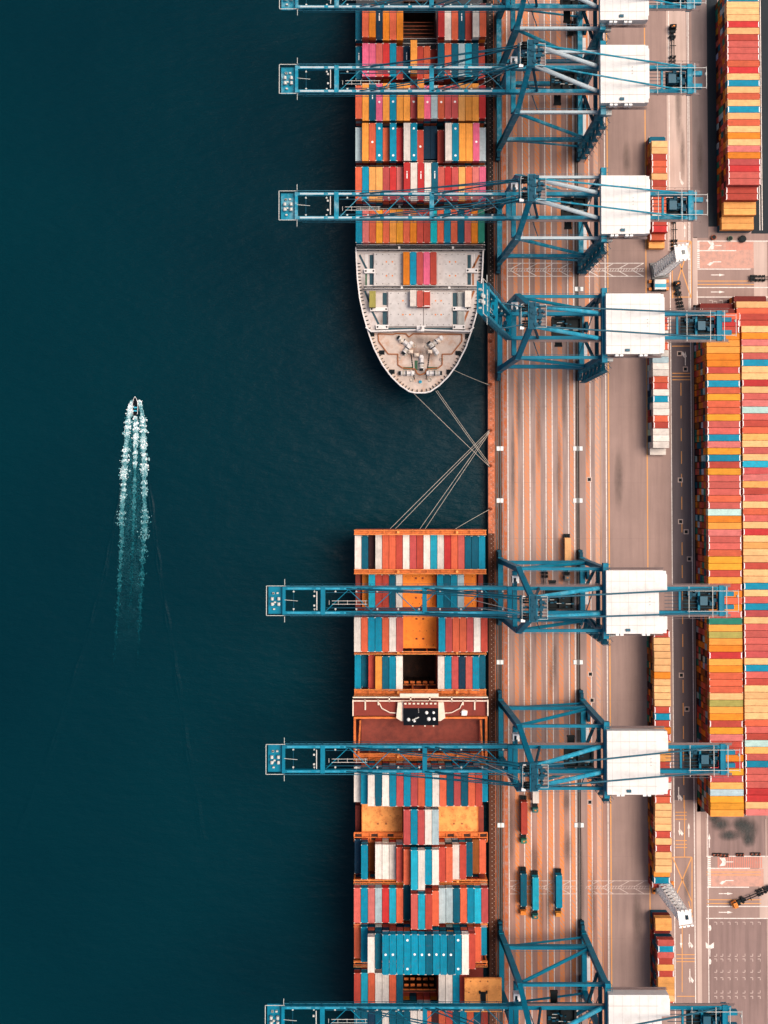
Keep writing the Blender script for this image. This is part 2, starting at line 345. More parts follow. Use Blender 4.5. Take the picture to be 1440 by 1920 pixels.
for x0, x1, a, b in ((1315, 1417, 503, 453.5), (1322, 1425, 1662, 1629)): pz.quad((GX(x0), GY(a), 0.006), (GX(x1), GY(a), 0.006), (GX(x1), GY(b), 0.006), (GX(x0), GY(b), 0.006))
struct("bay_zone_marking", pz, MAT['pink_zone'])
rb = MB()
for i in range(24): x = 1340 + i * 3.5; hl(rb, x, x + 1.9, 1617, 4.2, 0.011)
for i in range(20): x = 1366 + i * 2.5; hl(rb, x, x + 1.0, 461.5, 3.0, 0.011)
struct("bay_bar_marking", rb, MAT['red_bar'])
rw = MB()
for x0, x1, py in ((1311, 1445, 452), (1311, 1384, 470), (1311, 1411, 504.5), (1310, 1445, 539), (1310, 1445, 557), (1318, 1450, 1605.5), (1320, 1400, 1628), (1320, 1398, 1663.5), (1319, 1450, 1699.5), (1318, 1450, 1722)): hl(rw, x0, x1, py, 0.35, 0.014)
for i in range(14): hl(rw, 1310.6, 1315, 454 + i * 3.6, 0.5, 0.018)
for i in range(16): hl(rw, 1322, 1327, 1608 + i * 3.6, 0.5, 0.018)
def arrow(m, px, py, ang, ln=5.0, kind='s'):
    """Painted lane arrow; ang turns +x towards the head."""
    c = W(px, py, 0); ca, sa = math.cos(ang), math.sin(ang)
    def P(a, b): return (c.x + a * ca - b * sa, c.y + a * sa + b * ca, 0.019)
    m.quad(P(-ln/2, -.16), P(ln*0.1, -.16), P(ln*0.1, .16), P(-ln/2, .16))
    if kind in ('s', 'b'): m.quad(P(ln*0.1, -.5), P(ln/2, 0), P(ln*0.1, .5))
    if kind in ('t',): m.quad(P(ln*.1, -1.5), P(ln*.5, -1.6), P(ln*.28, 0), P(ln*.5, 1.6), P(ln*.1, 1.5), P(ln*.02, 0))
    if kind in ('l', 'b'): m.quad(P(ln*.05, .16), P(ln*.05, .45), P(ln*.32, 1.5), P(ln*.5, 1.0), P(ln*.3, .16))
for px, py, a, k in ((1340, 460.5, 180, 't'), (1339, 491, 180, 'l'), (1346, 515.5, 0, 's'), (1346, 547.5, 0, 's'), (1362, 1616, 180, 't'), (1362, 1651, 180, 'l'), (1361, 1675.5, 0, 's'), (1361, 1710.5, 0, 's'),
                     (1330, 1576, 90, 's'), (1331, 1780, 90, 't'), (1285, 672, 90, 'b'), (1272.5, 1489, -90, 'b'), (1274, 1554, -90, 'b'), (1291.5, 1556, 90, 's'), (1277, 1765, -90, 's'), (1292.5, 1765, -90, 'b'), (1293.5, 1830, -90, 'b'), (1275, 335, -90, 'l'), (1284, 432, 90, 's')):
    arrow(rw, px, py, R(a), 5.4, k)
for px, py in ((1331, 1740), (1331, 1803)):           # painted ovals of the parking bay
    c = W(px, py, 0); rw.quad(*[(c.x + .55 * math.cos(i * .524), c.y + 1.1 * math.sin(i * .524), 0.019) for i in range(12)])
rw2 = MB()
for row, py in enumerate((1729, 1793, 1798, 1823, 1833, 1862, 1868)):
    for i, px in enumerate((1341.5, 1353, 1366.5, 1380, 1394.5, 1409, 1423)):
        c = W(px, py, 0); s = 1 if row % 2 else -1
        rw2.box((c.x, c.y, 0.012), (0.9, 0.22, 0.008)); rw2.box((c.x + 0.5, c.y + s * 0.5, 0.012), (0.22, 0.9, 0.008))
for i, px in enumerate((1333, 1341, 1352, 1365, 1378, 1391, 1405)):
    c = W(px, 563 + (i % 2) * 2, 0); rw2.box((c.x, c.y, 0.012), (1.3, 0.25, 0.008)); rw2.box((c.x + .6, c.y - .6, 0.012), (0.25, 1.0, 0.008))
struct("slot_tick_marking", rw2, MAT['faint_line'])
struct("bay_line_marking", rw, MAT['white_line'])
def herring(m, x0, x1, py, s=1.0):
    for dy in (-12.5, 12.0): hl(m, x0, x1, py + dy, 0.28, 0.014)
    for dy in (-2.6, 2.6): hl(m, x0, x1, py + dy, 0.14, 0.014)
    n = int((x1 - x0) / 25)
    for i in range(n):
        x = x0 + 4 + i * (x1 - x0) / n
        seg(m, (x + 20, py - 12), (x, py - 1), .26, .018); seg(m, (x + 20, py + 12), (x, py + 1), .26, .018)
    for i in range(int((x1 - x0) / 5)): seg(m, (x0 + 5 * i + 3, py - 2.5), (x0 + 5 * i, py + 2.5), .16, .018)
hm = MB(); herring(hm, 952.5, 1074, 506); herring(hm, 1098, 1210, 506); struct("crossing_marking", hm, MAT['white_line'])
hf = MB(); herring(hf, 954, 1076, 1664); herring(hf, 1098, 1213, 1664); struct("faded_crossing_marking", hf, MAT['faint_line'])
# oil and tyre-black smears in the emptied bay below the tall block
ms, nts, bs = new_mat("oil_smear"); tcs = nts.nodes.new('ShaderNodeTexCoord'); gr = nts.nodes.new('ShaderNodeTexGradient'); gr.gradient_type = 'SPHERICAL'
nts.links.new(tcs.outputs['Object'], gr.inputs['Vector']); fn = pos_noise(nts, 0.5, 7, stretch=(1.3, .45, 1), rough=.7); mm = nts.nodes.new('ShaderNodeMath'); mm.operation = 'MULTIPLY'; nts.links.new(gr.outputs['Fac'], mm.inputs[0]); nts.links.new(fn, mm.inputs[1])
k = ramp(nts, mm.outputs[0], [(0.03, (0, 0, 0)), (0.42, (0.8,) * 3)]); nts.links.new(k, bs.inputs['Alpha']); bs.inputs['Base Color'].default_value = rgb(58, 62, 60); bs.inputs['Roughness'].default_value = 0.7
for px, py, rx, ry in ((1352, 1546, 4.6, 3.0), (1367, 1566, 5.2, 2.6), (1401, 1554, 5.4, 5.2), (1404, 1574, 3.2, 3.6), (1388, 1545, 4, 3), (1340, 1535, 3, 2)):
    c = W(px, py, 0); m = MB(); m.quad((-1, -1, 0), (1, -1, 0), (1, 1, 0), (-1, 1, 0)); o = struct("oil_stain", m, ms); o.location = (c.x, c.y, 0.021 + random.random() * .004); o.scale = (rx, ry, 1)
mt2 = ms.copy(); mt2.name = 'tyre_smear_film'; mt2.node_tree.nodes['Principled BSDF'].inputs['Base Color'].default_value = rgb(104, 88, 82)
for nd in mt2.node_tree.nodes:
    if nd.type == 'VALTORGB' and nd.color_ramp.elements[1].position > .41 and nd.color_ramp.elements[1].color[0] > .7: nd.color_ramp.elements[1].color = (.42, .42, .42, 1)
for px, py, rx, ry in ((1003, 1615, 2.2, 9), (1064, 1590, 2.4, 8), (1090, 1680, 1.6, 16), (1088, 1600, 1.2, 12), (1028, 1700, 1.6, 10), (1062, 1500, 1.8, 7), (958, 1560, 1.4, 22), (990, 1250, 1.5, 14), (1040, 1240, 1.5, 14), (1280, 290, 1.4, 14), (1112, 1700, 1.6, 20), (1120, 420, 2, 12), (1101, 780, 1.2, 22), (1015, 1690, 1.3, 16), (962, 880, 1.2, 24), (1058, 760, 1.4, 16), (1033, 1270, 1.2, 12), (1160, 900, 2.2, 14), (1230, 1100, 2.0, 10), (1175, 300, 2, 9), (1195, 1720, 2.4, 12), (955, 330, 1.6, 20), (1000, 480, 1.6, 8), (1288, 1660, 1.6, 9), (1272, 200, 1.6, 18), (1312, 300, 1.6, 14), (1010, 800, 1.4, 20), (1048, 880, 1.3, 22), (972, 760, 1.3, 18)):
    c = W(px, py, 0); m = MB(); m.quad((-1, -1, 0), (1, -1, 0), (1, 1, 0), (-1, 1, 0)); o = struct("tyre_smear", m, mt2); o.location = (c.x, c.y, 0.024 + random.random() * .004); o.scale = (rx, ry, 1)
jm = MB()
for py in (40, 205, 330, 470, 596, 763, 905, 1010, 1190, 1313, 1398, 1490, 1606, 1760, 1850):
    x = GX(952)
    while x < GX(1212):                                # slab joints, slightly wandering and broken
        x2 = x + random.uniform(1.5, 4.5); yj = GY(py) + random.uniform(-.06, .06)
        if random.random() < .75: jm.quad((x, yj - .035, .0128), (x2, yj - .035, .0128), (x2, yj + .035, .0128), (x, yj + .035, .0128))
        x = x2
struct("slab_joint_marking", jm, MAT['bay'])
# kerb in front of the yard road
kb = MB(); kb.b2(GX(1318), GX(1319.4), GY(1606), GY(1534), 0, 0.13); kb.b2(GX(1429), GX(1430.4), GY(1606), GY(1536), 0, 0.13); kb.b2(GX(1430), GX(1431.5), GY(1925), GY(1724), 0, 0.13)
struct("kerb", kb, MAT['pale'])
sheet("crane_lane_surface", MAT['dark_shade_asphalt'], [(GX(1434), GX(1800), GY(1600), GY(1533)), (GX(1435), GX(1800), GY(1920) - 300, GY(1724))], 0.005)
gl = MB()
for px in (1429.3, 1433.8): vline(gl, px, 0.28, GY(432), YT, 0.012)
struct("yard_lane_marking", gl, MAT['white_line'])
# stud heads on the cope
cb = MB(); yy = GY(2000)
while yy < GY(-60): cb.box((GX(920.8), yy, .03), (.28, .28, .06)); cb.box((GX(925), yy + .7, .02), (.18, .18, .04)); yy += 1.75
tag(cb.build("cope_stud_marking", MAT['pale']), kind='structure')

def bollard(px, py, label):
    p = W(px, py, 0); t = empty("mooring_bollard", p); tag(t, label, "bollard", "bollards along the quay edge")
    m = MB(); m.tube((0,0,0), (0,0,.12), .75, .75, 12); m.build("base", MAT['rust_steel'], t)
    m = MB(); m.tube((0,0,.12), (0,0,.55), .42, .36, 12); m.tube((-.2,0,.55), (.75,0,.78), .3, .34, 10); m.build("horn", MAT['rust_steel'], t); return t
for px, py, lb in ((919, 721, "rusty bollard on the quay edge taking the single rope from the pale bow"), (919, 807, "rusty bollard on the quay edge holding four ropes from the orange ship's stern"),
                   (919, 873, "rusty bollard on the quay edge holding the crossing ropes from the pale bow"), (919, 954, "rusty bollard on the quay edge nearest the orange ship's stern, one short rope"),
                   (919, 640, "rusty bollard on the quay edge beside the pale bow, no rope on it")): bollard(px, py, lb)
for i, (px, py, w2, lb) in enumerate(((937.5, 841, 2.2, "small white cover on the waterside rail trench level with the white stack"), (1083.5, 841, 3.2, "white double cover on the landside rail level with the white stack"),
        (937.5, 938.5, 2.2, "small white cover on the waterside rail trench just past the orange ship's stern"), (1083.5, 938.5, 3.2, "white double cover on the landside rail, alone on the empty apron"),
        (937.5, 1241.5, 2.2, "small white cover on the waterside rail trench between the two cranes at the orange ship"), (1084, 1241.5, 3.2, "white double cover on the landside rail between the two cranes at the orange ship"),
        (1085.5, 542, 3.0, "white double cover on the landside rail at the raised-boom crane's corner"), (1085.8, 1547, 3.2, "white double cover on the landside rail beyond the red truck"), (939, 1547, 2.2, "small white cover on the waterside rail trench left of the red truck"))):
    p = W(px, py, 0); t = empty("anchor_cover", p); tag(t, lb, "cover", "white covers along the crane rails")
    for s in (-1, 1):
        m = MB(); m.b2(s * w2/2 - .55 - (.4 * s), s * w2/2 + .55 - (.4 * s), -.8, .8, 0, .22); m.build("lid", MAT['mark'], t)
    m = MB(); m.b2(-w2/2 - .3, w2/2 + .3, -.95, .95, 0, .07); m.build("frame", MAT['steel'], t)
for px, py, lb in ((1105, 899, "square pale manhole on the bare apron lane"), (1275.5, 900, "square manhole on the dark road, first beyond the white stack"), (1276, 978, "square manhole at the dark road's centre line, above a staggered pair"), (1286.5, 997, "square manhole on the dark road, upper of a staggered pair"),
        (1292.5, 1048, "square manhole hard against the dark road's white edge line"), (1277.5, 1266, "square manhole at the dark road's centre beside the peach containers"), (1288, 1329.5, "square manhole on the dark road beside the lone blue container in the peach row"),
        (1274, 663, "square manhole on the dark road beside the bent white arrow"), (1285, 692, "square manhole on the dark road at the orange cross lines"), (1107, 1264, "square pale manhole above the shed-side crane leg on the hatched lane"), (1110, 1313, "large square pale manhole by the landside crane corner"), (1106, 1504, "square pale manhole below the crane near the white truck")):
    p = W(px, py, 0); t = empty("manhole_cover", (p.x, p.y, 0.012)); tag(t, lb, "manhole", "square manholes in the quay and road")
    m = MB(); s = .95
    for a in ((-s, s, -s, -s + .35), (-s, s, s - .35, s), (-s, -s + .35, -s + .35, s - .35), (s - .35, s, -s + .35, s - .35)): m.b2(*a, 0, .03)
    m.build("frame", MAT['pale'], t); m = MB(); m.b2(-.6, .6, -.6, .6, 0, .02); m.build("lid", MAT['black'], t)
# ------------------------------------------------------------------ containers
ORD = "first second third fourth fifth sixth seventh eighth ninth tenth eleventh twelfth thirteenth fourteenth fifteenth sixteenth seventeenth eighteenth nineteenth".split()
TENS = {20: ("twentieth", "twenty"), 30: ("thirtieth", "thirty"), 40: ("fortieth", "forty"), 50: ("fiftieth", "fifty"), 60: ("sixtieth", "sixty"), 70: ("seventieth", "seventy"), 80: ("eightieth", "eighty")}
def nth(i):
    i += 1
    if i < 20: return ORD[i - 1]
    t = i // 10 * 10
    return TENS[t][0] if i == t else TENS[t][1] + "-" + ORD[i - t - 1]
CC = {  # letter: (name, colour as lit)
 'o': ("orange", (240, 138, 38)), 'O': ("light orange", (246, 160, 70)), 'r': ("brick red", (190, 74, 60)), 'c': ("coral", (220, 102, 70)), 'R': ("bright red", (202, 54, 54)),
 'p': ("pink", (230, 104, 138)), 'b': ("bright blue", (0, 140, 172)), 'B': ("deep blue", (0, 92, 116)), 'n': ("navy", (16, 54, 78)), 'w': ("white", (238, 228, 218)), 'g': ("pale grey", (178, 200, 206)),
 't': ("sky blue", (30, 170, 198)), 'q': ("turquoise", (0, 190, 200)), 'y': ("yellow", (238, 160, 48)), 'm': ("maroon", (122, 40, 34)), 's': ("salmon", (208, 98, 88)), 'G': ("green", (40, 134, 112)),
 'v': ("olive", (176, 166, 88)), 'C': ("peach", (248, 190, 130)), 'k': ("dark brown", (66, 34, 38)), 'a': ("pale aqua", (196, 230, 222)), 'e': ("sand", (246, 174, 98)), 'd': ("rose", (194, 82, 80)), 'u': ("brown", (150, 82, 36)), 'j': ("dusty pink", (222, 122, 116))}
def ccol(ch): return rgb(*CC[ch][1])
def container_meshes(L):
    """A box with recessed corrugated sides, roof rails and posts; the doors and the pale corner castings are parts."""
    Wd, Hh = 2.35, 2.58; m = MB()
    m.b2(-L/2 + .06, L/2 - .06, -Wd/2 + .05, Wd/2 - .05, .1, Hh - .03)
    for y in (-Wd/2 + .06, Wd/2 - .06): m.b2(-L/2, L/2, y - .06, y + .06, Hh - .14, Hh); m.b2(-L/2, L/2, y - .06, y + .06, 0, .16)
    for x in (-L/2 + .06, L/2 - .06):
        m.b2(x - .06, x + .06, -Wd/2 + .12, Wd/2 - .12, Hh - .13, Hh - .004); m.b2(x - .06, x + .06, -Wd/2 + .12, Wd/2 - .12, 0, .15)
        for y in (-Wd/2 + .07, Wd/2 - .07): m.b2(x - .07, x + .07, y - .07, y + .07, .16, Hh - .14)
    n = int(L / .56)
    for i in range(n):
        x = -L/2 + .3 + i * (L - .6) / (n - 1)
        for y in (-Wd/2 + .035, Wd/2 - .035): m.b2(x - .13, x + .13, y - .02, y + .02, .17, Hh - .15)
    body = m.mesh("container_body", MAT['box'])
    f = MB()
    for x in (-L/2 + .1, L/2 - .1):
        for y in (-Wd/2 + .11, Wd/2 - .11): f.b2(x - .12, x + .12, y - .12, y + .12, Hh - .1, Hh + .015)
    fit = f.mesh("corner_fitting", MAT['fitting'])
    d = MB()
    for y in (-.82, -.35, .35, .82): d.tube((-L/2 + .02, y, .2), (-L/2 + .02, y, Hh - .2), .035, n=6)
    for y in (-.58, .58): d.b2(-L/2 - .02, -L/2 + .05, y - .5, y + .5, .25, Hh - .25)
    door = d.mesh("door", MAT['doorbar'])
    f2 = MB()
    for s in (-1, 1): f2.b2(s * (L/2 - .32) - .16, s * (L/2 - .32) + .16, -.95, .95, Hh - .02, Hh + .012)
    pale = f2.mesh("roof_end_marking", MAT['mark'])
    return dict(body=body, fit=fit, door=door, pale=pale, L=L)
CM40, CM45, CM20 = container_meshes(12.19), container_meshes(13.72), container_meshes(6.06)
for cm in (CM40, CM45, CM20):                       # door takes the body colour through its own object colour
    cm['door'].materials.clear(); cm['door'].materials.append(MAT['box'])
def roofmark(kind):
    m = MB(); z0, z1 = 2.56, 2.592
    if kind == '*': m.tube((0, 0, z0), (0, 0, z1), .42, n=10)
    elif kind == ':':
        for x in (-4.9, 4.9): m.tube((x, 0, z0), (x, 0, z1), .42, n=10)
    elif kind == '!': m.b2(1.0, 2.9, -.17, .17, z0, z1); m.b2(3.2, 3.7, -.17, .17, z0, z1)
    elif kind == '.': m.tube((3.2, 0, z0), (3.2, 0, z1), .36, n=10)
    return m.mesh("roof_mark", MAT['mark'])
RM = {k: roofmark(k) for k in '*:!.'}
def container(name, loc, ch, rz, label, group, cm=CM40, mark=None, tint=None):
    c = tint or ccol(ch)
    o = bpy.data.objects.new(name, cm['body']); COL.objects.link(o); o.location = loc; o.rotation_euler = (0, 0, rz); o.color = c
    tag(o, label, "container", group)
    def part(nm, me, col=None):
        p = bpy.data.objects.new(nm, me); COL.objects.link(p); p.parent = o
        if col: p.color = col
    part("door", cm['door'], tuple(x * .8 for x in c[:3]) + (1,))
    if ch in 'rRsdbBnptcqmgjaG': part("corner_fitting", cm['fit'])
    if ch in 'rRsdb' and name == "yard_container" or (name == "short_container" and ch in 'rRcb'): part("roof_end_marking", cm['pale'])
    if mark: part("roof_mark", RM[mark])
    return o
def stack(m, x, y, z0, z1, rz, chs, L=12.19, Hh=2.6):
    """Tiers of hidden containers from z1 down to z0, added to one merged mesh."""
    z = z1
    while z - Hh > z0 - 0.3:
        ch = random.choice(chs); m.cur = tuple(v * random.uniform(.8, 1.1) for v in ccol(ch)[:3]) + (1,)
        m.box((x, y, z - Hh/2), (L, 2.24, Hh - .16), rz); z -= Hh
    m.cur = None

# ------------------------------------------------------------------ ships
TIER = 2.6
def ship_bays(m, bays, xc, zh, who, group, base_y=None):
    """bays: (tokens, yc in the photo, tiers, label phrase). A token is colour + [^v]* + [5] + [mark]."""
    for toks, yc, tiers, ph in bays:
        for i, t in enumerate(x for x in toks.split() if x != '|'):
            if t[0] == '.': continue
            n = tiers + t.count('^') - t.count('v'); z = zh + n * TIER
            cm = CM45 if '5' in t else CM40; mk = next((k for k in '*:!' if k in t), None)
            x = xc + (i - 9) * 2.5; y0 = W(720, yc, zh + tiers * TIER).y; y = y0 + random.uniform(-.08, .08)
            container("shipping_container", (x, y, z - TIER), t[0], R(90), f"{CC[t[0]][0]} container, {nth(i)} from the sea side, {ph}", group, cm, mk)
            if n > 1: stack(m, x, y0, zh, z - TIER, R(90), "rrccbBBnwogs")
def hull(name, parent, outline, zt, wl_out, mat):
    m = MB(); n = len(outline); assert n == len(wl_out)
    zs = [(zt, 0.0), (zt - 3, .12), (2.0, .55), (WL - 6, 1.0)]
    for z, k in zs:
        for (x, y), (a, b) in zip(outline, wl_out): m.v.append((x + (a - x) * k, y + (b - y) * k, z))
    for r in range(len(zs) - 1):
        for i in range(n):
            j = (i + 1) % n; m.f.append((r * n + i, r * n + j, (r + 1) * n + j, (r + 1) * n + i)); m.c.append(None)
    return m.build(name, mat, parent)
def poly_deck(m, pts, z): m.quad(*[(x, y, z) for x, y in pts])
XC1 = W(788.6, 300, 24).x; XC2 = W(788.2, 1200, 24).x

# ---- ship with the pale foredeck
s1 = empty("container_ship", (0, 0, 0)); tag(s1, "container ship with pale grey foredeck, white-rimmed bow pointing at the other ship's stern", "ship")
ZR1, ZD1, ZH1 = 14.2, 12.8, 14.0
port = [(667.5, 463), (667.3, 490), (669, 522), (673.5, 560), (680, 590), (688.5, 620), (700, 653), (716, 684), (733, 707), (750, 723.5), (767, 735)]
half = [(abs(W(px, py, ZR1).x - XC1), W(px, py, ZR1).y) for px, py in port]
half = [(max(24.0, half[0][0]), 232.0), (max(24.0, half[0][0]), half[0][1])] + half[1:]
bow_y = W(788, 737.5, ZR1).y
outl = [(XC1 - h, y) for h, y in half] + [(XC1 - 1.8, bow_y), (XC1 + 1.8, bow_y)] + [(XC1 + h, y) for h, y in reversed(half)]
ylo = half[1][1]
def wlp(x, y):
    if y > ylo: return (x, y)
    t = (ylo - y) / (ylo - bow_y); return (XC1 + (x - XC1) * (1 - .82 * t ** 1.2), y + 9.0 * t ** 2)
hull("hull", s1, outl, ZD1, [wlp(x, y) for x, y in outl], MAT['hull_dark'])
def inset(pts, d, cx):
    c = Vector((cx, sum(p[1] for p in pts) / len(pts)))
    return [tuple(Vector(p) + (c - Vector(p)).normalized() * d) for p in pts]
bul = MB(); inn = []
n = len(outl)
for i, p in enumerate(outl):                                        # bulwark as a closed thin wall
    a, b = Vector(outl[i - 1]), Vector(outl[(i + 1) % n]); t = (b - a).normalized(); nrm = Vector((-t.y, t.x))
    if nrm.dot(Vector((XC1, max(p[1], bow_y + 40))) - Vector(p)) < 0: nrm = -nrm
    inn.append(tuple(Vector(p) + nrm * .5))
for i in range(n - 1):
    if i in (0, n - 2): continue
    a, b, c2, d2 = outl[i], outl[i + 1], inn[i + 1], inn[i]
    bul.quad((*a, ZR1), (*b, ZR1), (*c2, ZR1), (*d2, ZR1)); bul.quad((*a, ZD1 - .2), (*b, ZD1 - .2), (*b, ZR1), (*a, ZR1)); bul.quad((*d2, ZR1), (*c2, ZR1), (*c2, ZD1 - .2), (*d2, ZD1 - .2))
bul.build("bulwark", MAT['hull_pale'], s1)
HX0, HX1 = XC1 - 6.3, XC1 + 6.3                                      # middle column of hatches
hy0, hy1 = W(0, 78, 12).y, W(0, 6, 12).y                              # open hold, bay nearest the top of the photo
yfd = W(788, 622, ZD1).y                                             # break of the forecastle
fd = [p for p in inn if p[1] <= ylo + .1 and p[1] > yfd - 1]
dk = MB()
Lh = [p for p in inn if p[0] < XC1 and p[1] < ylo + 30]; Rh = [p for p in inn if p[0] > XC1 and p[1] < ylo + 30]
main = [(XC1 - 23.6, ylo + 1)] + [p for p in Lh if yfd < p[1] < ylo] ; mainr = [p for p in Rh if yfd < p[1] < ylo] + [(XC1 + 23.6, ylo + 1)]
def at_y(pts, y):
    s = sorted(pts, key=lambda p: abs(p[1] - y))[:2]; (xa, ya), (xb, yb) = s; return xa + (xb - xa) * (y - ya) / (yb - ya)
xl, xr = at_y(Lh, yfd), at_y(Rh, yfd)
poly_deck(dk, main + [(xl, yfd), (xr, yfd)] + mainr, ZD1); dk.build("foredeck", MAT['deck_pale'], s1)
fc = MB(); poly_deck(fc, [(xl, yfd)] + [p for p in Lh if p[1] < yfd] + [p for p in Rh if p[1] < yfd] + [(xr, yfd)], ZD1 + .05); fc.build("forecastle_deck", MAT['deck_rust'], s1)
cd = MB()
cd.b2(XC1 - 23.8, HX0, ylo + 1, 231, ZD1 - 1.2, ZD1); cd.b2(HX1, XC1 + 23.8, ylo + 1, 231, ZD1 - 1.2, ZD1)
cd.b2(HX0, HX1, ylo + 1, hy0, ZD1 - 1.2, ZD1); cd.b2(HX0, HX1, hy1, 231, ZD1 - 1.2, ZD1); cd.build("cargo_deck", MAT['lash_dark'], s1)
hd = MB(); hd.b2(HX0, HX1, hy0, hy1, -4, -3)
for x in (HX0 + .15, HX1 - .15): hd.b2(x - .15, x + .15, hy0, hy1, -3, ZH1)
for y in (hy0 + .15, hy1 - .15): hd.b2(HX0 + .3, HX1 - .3, y - .15, y + .15, -3, ZH1)
for k in range(1, 5):
    for y in (hy0 + .6, hy1 - .6): hd.b2(HX0 + k * 2.52 - .15, HX0 + k * 2.52 + .15, y - .25, y + .25, -3, ZH1 - .2)
for k in range(9): hd.b2(HX0 + .3, HX1 - .3, hy0 + .8, hy0 + 1.1, -2 + k * 1.7, -1.85 + k * 1.7)
hd.build("open_hold", MAT['hold'], s1)
gd = MB()
for k in range(11):                                                   # cell guide frames and walkways down the open hold
    y = hy0 + 1.4 + k * .95; gd.b2(HX0 + .4, HX1 - .4, y - .1, y + .1, 3 + (k % 3), 3.15 + (k % 3))
for k in range(5): gd.b2(HX0 + .8 + k * 2.4, HX0 + 2.3 + k * 2.4, hy0 + .7, hy0 + 2.6, 8.5, 8.7)
gd.build("cell_guide", MAT['rust_steel'], s1)
def pad(name, x0, x1, py0, py1, z0, z1, mat, par, xc=None):
    a, b = W(x0, py1, z1), W(x1, py0, z1); m = MB(); m.b2(a.x, b.x, a.y, b.y, z0, z1)
    return m.build(name, mat, par)
def studs(name, par, x0, x1, py0, py1, z, nx, ny, mat, r=.22):
    m = MB()
    for i in range(nx):
        for j in range(ny):
            p = W(x0 + (x1 - x0) * i / (nx - 1), py0 + (py1 - py0) * j / (ny - 1), z); m.tube((p.x, p.y, z - .02), (p.x, p.y, z + .05), r, n=8)
    return m.build(name, mat, par)
for x0, x1, a, b in ((701, 757, 474, 535), (820, 875, 474, 535), (757.4, 819.6, 474, 535), (728, 793.6, 547, 612), (794.6, 847, 547, 612)):
    h = pad("hatch_cover", x0, x1, a, b, ZD1, ZH1, MAT['hatch_pale'], s1)
    if b < 540 and x0 != 757.4 or b > 600:
        for dx in (.32, .48):
            for py in (a + 18, a + 46): pass
        studs("lashing_socket", h, x0 + (x1 - x0) * .42, x0 + (x1 - x0) * .62, a + 17, a + 43, ZH1, 2, 2, MAT['cab_orange'], .32)
        studs("lifting_point", h, x0 + 5, x1 - 5, a + 3, b - 3, ZH1, 5, 4, MAT['steel'], .2)
for x0, x1, a, b in ((693, 700, 478, 504), (693, 700, 511, 534), (876.5, 883, 478, 504), (876.5, 883, 511, 534), (717.5, 725.5, 549, 572), (717.5, 725.5, 582, 612), (849, 856.5, 549, 576), (849, 856.5, 582, 608)): pad("deck_opening", x0, x1, a, b, ZD1, ZD1 + .08, MAT['slot'], s1)
for x0, x1, a, b in ((683, 703, 504, 512), (874, 896, 503, 511), (694, 727, 576, 583), (849, 880, 575, 582), (705, 728, 609, 617), (849, 872, 609, 617)):
    h = pad("deck_pedestal", x0, x1, a, b, ZD1 + .1, ZD1 + 1.6, MAT['hull_pale'], s1)
    studs("lifting_eye", h, x0 + 3, x1 - 3, (a + b) / 2, (a + b) / 2 + .01, ZD1 + 1.6, 2, 2, MAT['black'], .35)
def deckbeam(name, pts, z, wd, hh, mat, par):
    m = MB()
    for p, q2 in zip(pts, pts[1:]):
        a, b = W(*p, z), W(*q2, z); m.beam(a, b, wd, hh)
    return m.build(name, mat, par)
for a, b in (((674, 478), (687, 504)), ((899, 478), (886, 504)), ((684, 545), (693, 567)), ((697, 582), (710, 608)), ((889, 545), (880, 567)), ((878, 582), (868, 608))): deckbeam("deck_stripe", [a, b], ZD1 + .05, .75, .06, MAT['slot'] if a[0] < 780 else MAT['brown_pipe'], s1)
for x in (686, 688.5, 885.5, 889): deckbeam("deck_stripe", [(x, 476), (x, 500)], ZD1 + .05, .45, .06, MAT['hull_pale'], s1)
for x in (686.5, 887): deckbeam("deck_stripe", [(x, 512), (x, 535)], ZD1 + .05, .6, .06, MAT['green'] if x < 780 else MAT['brown_pipe'], s1)
pad("walkway_grating", 858.5, 871, 548, 612, ZD1 + .1, ZD1 + .9, MAT['rail'], s1)
m = MB()
for k in range(5):
    p, q2 = W(860 + k * 2.4, 549, ZD1 + .92), W(860 + k * 2.4, 611, ZD1 + .92); m.beam(p, q2, .12, .06)
m.build("grating_bar", MAT['black'], s1)
def lash_bridge(par, px0, px1, py, zb, zt, dep, mat, mat2, post=9):
    """A lashing bridge: deck plates, posts and handrails across the ship between two bays."""
    a, b = W(px0, py, zt), W(px1, py, zt); m = MB(); L = b.x - a.x; y = a.y
    m.b2(a.x, b.x, y - dep/2, y - dep/2 + .3, zt - .3, zt); m.b2(a.x, b.x, y + dep/2 - .3, y + dep/2, zt - .3, zt)
    m.b2(a.x, b.x, y - dep/2 + .3, y + dep/2 - .3, zt - 1.4, zt - 1.25); 
    for k in range(post + 1):
        x = a.x + .3 + (L - .6) * k / post
        m.b2(x - .25, x + .25, y - dep/2 + .32, y + dep/2 - .32, zb, zt - 1.42); m.b2(x - .12, x + .12, y - dep/2 + .3, y + dep/2 - .3, zt - .24, zt - .04)
    o = m.build("lashing_bridge", mat, par); h = MB()
    for s in (-1, 1):
        h.b2(a.x, b.x, y + s * dep/2 - .06, y + s * dep/2 + .06, zt + 1.0, zt + 1.1)
        for k in range(14): x = a.x + .1 + (L - .2) * k / 13; h.b2(x - .05, x + .05, y + s * dep/2 - .05, y + s * dep/2 + .05, zt, zt + 1.0)
    for k in (post // 3 * 1, post // 3 * 2 + 1): x = a.x + L * k / post; h.b2(x - .4, x + .4, y - .4, y + .4, zt - .02, zt + .5)
    h.build("handrail", mat2, o); return o
for py, zt in ((79, 19), (150.5, 18), (228, 18), (308, 18), (388, 18)): lash_bridge(s1, 668, 911, py, ZD1, zt, 1.8, MAT['lash_dark'], MAT['rail'])
